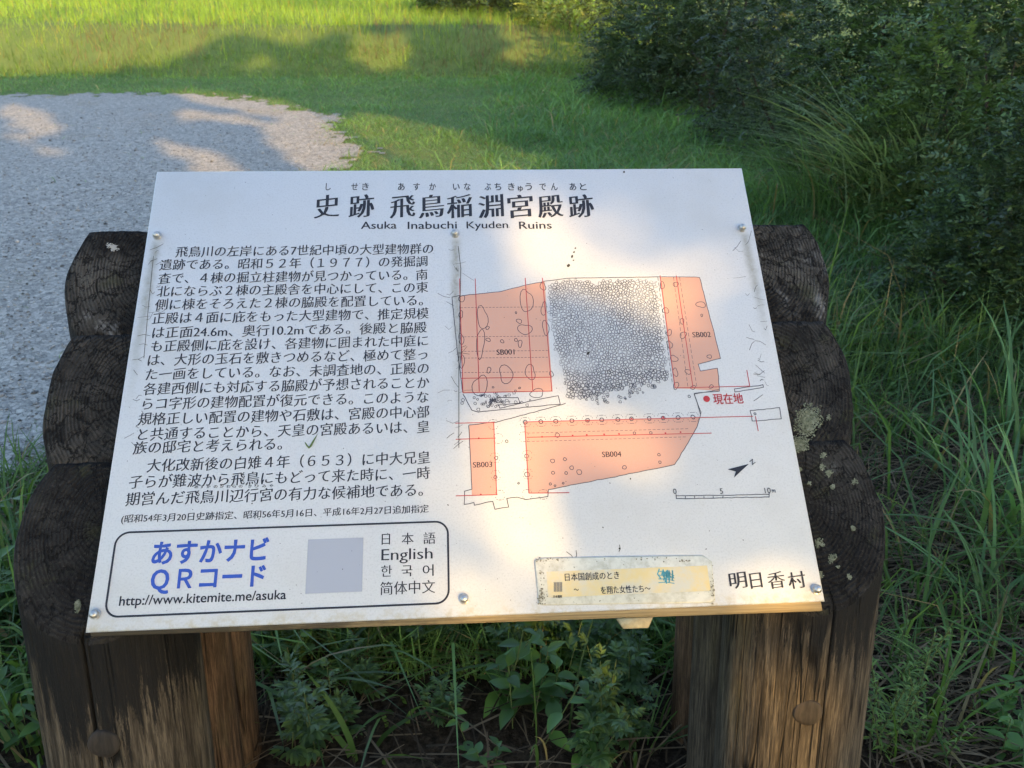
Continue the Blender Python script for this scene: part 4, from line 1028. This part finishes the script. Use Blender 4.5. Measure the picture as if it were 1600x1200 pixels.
# ------------------------------------------------------------------ bushes
def shrub(label, pos, rx, ry, h, nspray, leaf, col, seed, lo=.05, light=None, stems=9, per=13, z0=0., name='shrub', cat='shrub'):
    r_ = np.random.default_rng(seed); leaf *= .74; nspray = int(nspray * 2.1); root = empty(name, (pos[0], pos[1], float(gz(pos[0], pos[1]))))
    u = r_.normal(0, 1, (nspray, 3)); u = nrm(u); u[:, 2] = np.abs(u[:, 2]) * 1.0
    lump = .72 + .55 * fbm(u[:, 0] * 2.2 + seed, u[:, 1] * 2.2 + u[:, 2] * 2.6 + seed, 3)
    f = r_.uniform(.45, 1.0, nspray) ** .5 * lump
    P = u * np.array([rx, ry, h]) * f[:, None]; low = r_.random(nspray) < .35; P[:, 2] = np.where(low, r_.uniform(lo, h * .5, nspray), P[:, 2])
    P[:, 2] = np.maximum(P[:, 2], lo)
    out = nrm(u * np.array([1, 1, .5]) + r_.normal(0, .45, (nspray, 3)) + np.array([0, 0, .15])); sprl = leaf * r_.uniform(3, 7, nspray)
    C0 = []; D = []; Nn = []; tt = []
    base_t = .62 * np.array(col) * r_.uniform(.35, 1.75, (nspray, 1)) * (1 + .35 * (r_.random((nspray, 1)) < .12))
    side = nrm(np.cross(out, np.array([0, 0, 1.]) + r_.normal(0, .3, (nspray, 3)))); nn = np.cross(side, out)
    for j in range(per):
        t = (j // 2 + .5) / (per / 2); sg = 1 if j % 2 else -1
        c = P + out * (sprl * t)[:, None] - np.array([0, 0, 1]) * (sprl * t * t * .35)[:, None]
        d = nrm(out * .6 + side * sg * (.9 if j < per - 1 else .1) + r_.normal(0, .18, (nspray, 3)))
        C0.append(c); D.append(d); Nn.append(nrm(nn + r_.normal(0, .3, (nspray, 3)))); tt.append(base_t * r_.uniform(.8, 1.2, (nspray, 1)))
    C0 = np.concatenate(C0); n_ = len(C0); L_ = leaf * r_.uniform(.6, 1.15, n_)
    V, T_, t = leaf_quads(C0, np.concatenate(D), np.concatenate(Nn), L_, L_ * .42, np.concatenate(tt))
    mesh_np('foliage', V, [T_], M_LEAF, root, tint=t)
    sv = []; sf = []
    for k in range(stems):
        tip = P[r_.integers(nspray)] * .92; b0_ = np.array([r_.normal(0, rx * .15), r_.normal(0, ry * .15), -.05]); Pm = (b0_ + tip) / 2 + np.array([0, 0, .2 * h]) * r_.uniform(-.3, .6)
        pr = None
        for i in range(7):
            q = i / 6; c = b0_ * (1 - q) ** 2 + 2 * Pm * q * (1 - q) + tip * q * q; rr = (.012 + .012 * h / 2) * (1 - .8 * q); b = len(sv)
            for m in range(6): a = m / 6 * 6.283; sv.append(c + np.array([math.cos(a) * rr, math.sin(a) * rr, 0]))
            if pr is not None: sf += [(pr + m, pr + (m + 1) % 6, b + (m + 1) % 6, b + m) for m in range(6)]
            pr = b
    mesh_np('stems', np.array(sv), [np.array(sf)], M_STEM, root, smooth=True)
    return tag(root, label, cat)
DG = (.075, .125, .055); MG = (.105, .17, .06)
def spx(px, py, dx=0, dy=0): p = gp(px, py); return (p[0] + dx, p[1] + dy)
BUSH = [
 ('dark shaggy bush at the far left end of the row of bushes', spx(985, 165, .45, .7), .85, .75, 1.35, 900, .055, DG, 1),
 ('dense dark bush, second from the far end of the row', spx(1090, 190, .4, .8), .95, .8, 1.9, 1000, .055, (.085, .13, .055), 2),
 ('tall olive green bush behind the row of dark bushes', spx(1120, 170, .3, 2.2), 1.3, .9, 2.8, 1100, .07, (.15, .18, .06), 3),
 ('dark bush with bare brown stems at its foot behind the grass clumps', spx(1190, 255, .55, .7), .85, .75, 1.7, 1000, .05, (.075, .115, .05), 4),
 ('leafy bush rising directly behind the big fountain of grass', spx(1330, 300, .45, .55), .8, .7, 1.6, 1200, .045, MG, 5),
 ('bush with feathery bright leaf sprays at the upper right', spx(1480, 400, .35, .5), .75, .7, 1.55, 1300, .045, (.13, .21, .065), 6),
 ('deep shaded bush at the right edge beside the tall grass', spx(1600, 520, .35, .3), .6, .6, 1.15, 1200, .036, DG, 7),
 ('tall dark bush behind the feathery bush at the upper right', spx(1480, 330, 1.3, 1.4), 1.2, 1.0, 2.6, 1200, .06, (.065, .105, .045), 8),
 ('tall dark bush closing the row beyond the right edge', spx(1600, 420, 1.4, .6), 1.1, 1.0, 2.4, 1100, .055, DG, 9),
 ('low creeping bush hugging the ground between the tall grass and the row', spx(1500, 520, .2, .2), .42, .36, .5, 600, .03, (.085, .14, .055), 10),
 ('sunlit weedy bush at the far end of the grass path', spx(880, 62, .2, .6), .9, .6, 1.0, 500, .06, (.34, .38, .09), 11),
 ('small dark round bush in the sunny field', spx(735, 30, 0, 1.0), .8, .8, .9, 500, .08, (.08, .12, .05), 12)]
for b in BUSH: shrub(*b)

# ------------------------------------------------------------------ trees behind the viewer: they cast the shade and its gaps
def on_log(side, px, py):
    X = log_front_point(side, px, py); M = LOGS[side, 0][1]; return np.array(M)[:3, :3] @ X + np.array(M)[:3, 3]
LITP = [(815, 285), (880, 268), (960, 270), (1020, 300), (1080, 360), (1125, 430), (1165, 510), (1195, 590), (1130, 640), (1080, 690), (1040, 735), (960, 770), (900, 780), (880, 810), (910, 850), (1010, 885), (1150, 885), (1270, 865), (1292, 945), (1100, 962), (700, 985), (560, 985), (600, 850), (635, 760), (590, 690), (570, 640), (620, 600), (700, 640), (750, 655), (790, 620), (810, 560), (790, 480), (760, 420), (740, 340)]
SHADE_IN = [(900, 540), (960, 500), (1020, 520), (1030, 590), (960, 620), (905, 600)]
def pw(px, py): q = uv(px, py); return PC + AX @ np.array([q[0], q[1], 0])
holes = [ab(np.array([pw(*p) for p in LITP]))]
keepers = [ab(np.array([pw(*p) for p in SHADE_IN]))]
keepers[0] = keepers[0].mean(0) + (keepers[0] - keepers[0].mean(0)) * .45; holes[0] = holes[0].mean(0) + (holes[0] - holes[0].mean(0)) * np.array([1.06, 1.06])
holes.append(ab(np.array([on_log(1, *p) for p in ((1160, 965), (1268, 965), (1262, 1198), (1140, 1198), (1150, 1060))])))
holes.append(ab(np.array([on_log(1, *p) for p in ((1215, 1130), (1320, 1110), (1318, 1198), (1200, 1198))])))
for q_ in (1, 2): c_ = holes[q_].mean(0); holes[q_] = c_ + (holes[q_] - c_) * np.array([2.6, 1.7])
for L in ([(255, 148), (420, 158), (525, 185), (450, 182), (330, 168)], [(290, 178), (440, 188), (410, 197), (300, 190)], [(225, 228), (300, 236), (375, 262), (400, 268), (330, 272), (270, 255)], [(0, 165), (60, 176), (115, 192), (60, 200), (0, 196)], [(0, 215), (70, 222), (110, 234), (60, 236), (0, 228)], [(420, 212), (540, 206), (595, 228), (560, 268), (490, 268), (450, 240)], [(575, 190), (690, 200), (760, 215), (800, 262), (600, 268), (575, 230)], [(800, 230), (840, 240), (860, 262), (800, 266)],
          [(0, 30), (130, 15), (190, 60), (150, 98), (60, 104), (0, 92)], [(548, 72), (582, 50), (628, 54), (650, 74), (632, 98), (590, 108), (566, 96)], [(390, 88), (430, 88), (430, 108), (390, 108)], [(700, 20), (800, 15), (930, 40), (925, 66), (800, 60), (740, 30)], [(760, 85), (900, 62), (930, 75), (830, 100)]):
    h_ = ab(np.array([gp(*p) for p in L])); c_ = h_.mean(0); holes.append(c_ + (h_ - c_) * np.array([1.2, 1.8 if L[0][1] > 140 else 1.15]))
b_top = ab(np.array([gp(x, 72) for x in (100, 400, 700)]))[:, 1].mean()
A_SHRUB = ab(np.array([gp(875, 62)]))[0, 0]
def lit(a, b):
    m = np.zeros(len(a), bool)
    wa, wb = .55 * (fbm(a * 2.6 + 3, b * 2.6) - .47), .40 * (fbm(a * 2.6 + 40, b * 2.6 + 9) - .47)
    for q, h in enumerate(holes): m |= inpoly(a, b, h) if q < 3 else inpoly(a + wa, b + wb, h)
    for k in keepers: m &= ~inpoly(a, b, k)
    edge = b_top + .75 * (fbm(a * 1.1 + 5, a * 0 + 2, 5) - .5) - 1.1 * sstep(a, A_SHRUB - .9, A_SHRUB - .2) * (1 - sstep(a, A_SHRUB + .5, A_SHRUB + 1.2))
    return m | (b > edge)
M_BARK = wood('tree_bark', (.06, .05, .04), (.16, .13, .10), (30, 30, 4))
def shade_tree(label, ac, aw, seed, tdist):
    r_ = np.random.default_rng(seed); n_ = 15000
    a = ac + r_.uniform(-aw, aw, n_); b = r_.uniform(-1.9, b_top + .3, n_); tt = tdist + r_.normal(0, .7, n_)
    k = ~lit(a, b); a, b, tt = a[k], b[k], tt[k]
    P = PC + a[:, None] * SA + b[:, None] * SB + tt[:, None] * SUNV; big = len(P)
    h = np.concatenate([holes[q] for q in (0,)]); lo_, hi_ = h.min(0), h.max(0); m_ = 200
    a2 = r_.uniform(lo_[0], hi_[0], m_); b2 = r_.uniform(lo_[1], hi_[1], m_); ok = inpoly(a2, b2, holes[0]) & (np.abs(a2 - ac) < aw)
    P = np.concatenate([P, PC + a2[ok][:, None] * SA + b2[ok][:, None] * SB + (tdist + r_.normal(0, .5, ok.sum()))[:, None] * SUNV])
    foot = PC + ac * SA + tdist * SUNV; foot = np.array([foot[0], foot[1], float(gz(foot[0], foot[1]))])
    root = empty('tree', foot); D = nrm(r_.normal(0, 1, (len(P), 3)) + np.array([0, 0, -.3])); Nn = nrm(r_.normal(0, .6, (len(P), 3)) + SUNV)
    L_ = np.where(np.arange(len(P)) < big, r_.uniform(.16, .28, len(P)), r_.uniform(.05, .09, len(P))); V, T_, t = leaf_quads(P - foot - D * (L_ / 2)[:, None], D, Nn, L_, L_ * .7, np.array([.05, .09, .025]) * r_.uniform(.7, 1.3, (len(P), 1)))
    mesh_np('crown', V, [T_], M_LEAF, root, tint=t)
    # trunk and limbs, each limb ends in the crown
    sv = []; sf = []
    def limb(p0, p1, r0, r1, bend):
        pr = None; m_ = (p0 + p1) / 2 + bend
        for i in range(10):
            q = i / 9; c = p0 * (1 - q) ** 2 + 2 * m_ * q * (1 - q) + p1 * q * q; rr = r0 + (r1 - r0) * q; bb = len(sv)
            for m in range(10): an = m / 10 * 6.283; sv.append(c + np.array([math.cos(an) * rr, math.sin(an) * rr, 0]))
            if pr is not None: sf.extend([(pr + m, pr + (m + 1) % 10, bb + (m + 1) % 10, bb + m) for m in range(10)])
            pr = bb
    zc = (P[:, 2].min() - foot[2]) + .2
    limb(np.array([0, 0, -.1]), np.array([.05, .1, zc]), .17, .12, np.array([.08, 0, 0]))
    idx = r_.choice(len(P), 7)
    for i in idx: limb(np.array([.05, .1, zc - r_.uniform(0, .5)]), P[i] - foot, .07, .015, np.array([0, 0, .3]))
    mesh_np('trunk', np.array(sv), [np.array(sf)], M_BARK, root, smooth=True)
    return tag(root, label, 'tree')
for lb, ac, aw, sd, td in (('broad leaved tree behind the viewer, furthest to the left', -6.6, 2.1, 21, 10.5), ('broad leaved tree behind the viewer, second from the left', -2.7, 2.1, 22, 9.5),
                       ('broad leaved tree behind the viewer, second from the right', 1.2, 2.1, 23, 9.8), ('broad leaved tree behind the viewer, furthest to the right', 5.1, 2.1, 24, 10.6)):
    shade_tree(lb, ac, aw, sd, td)
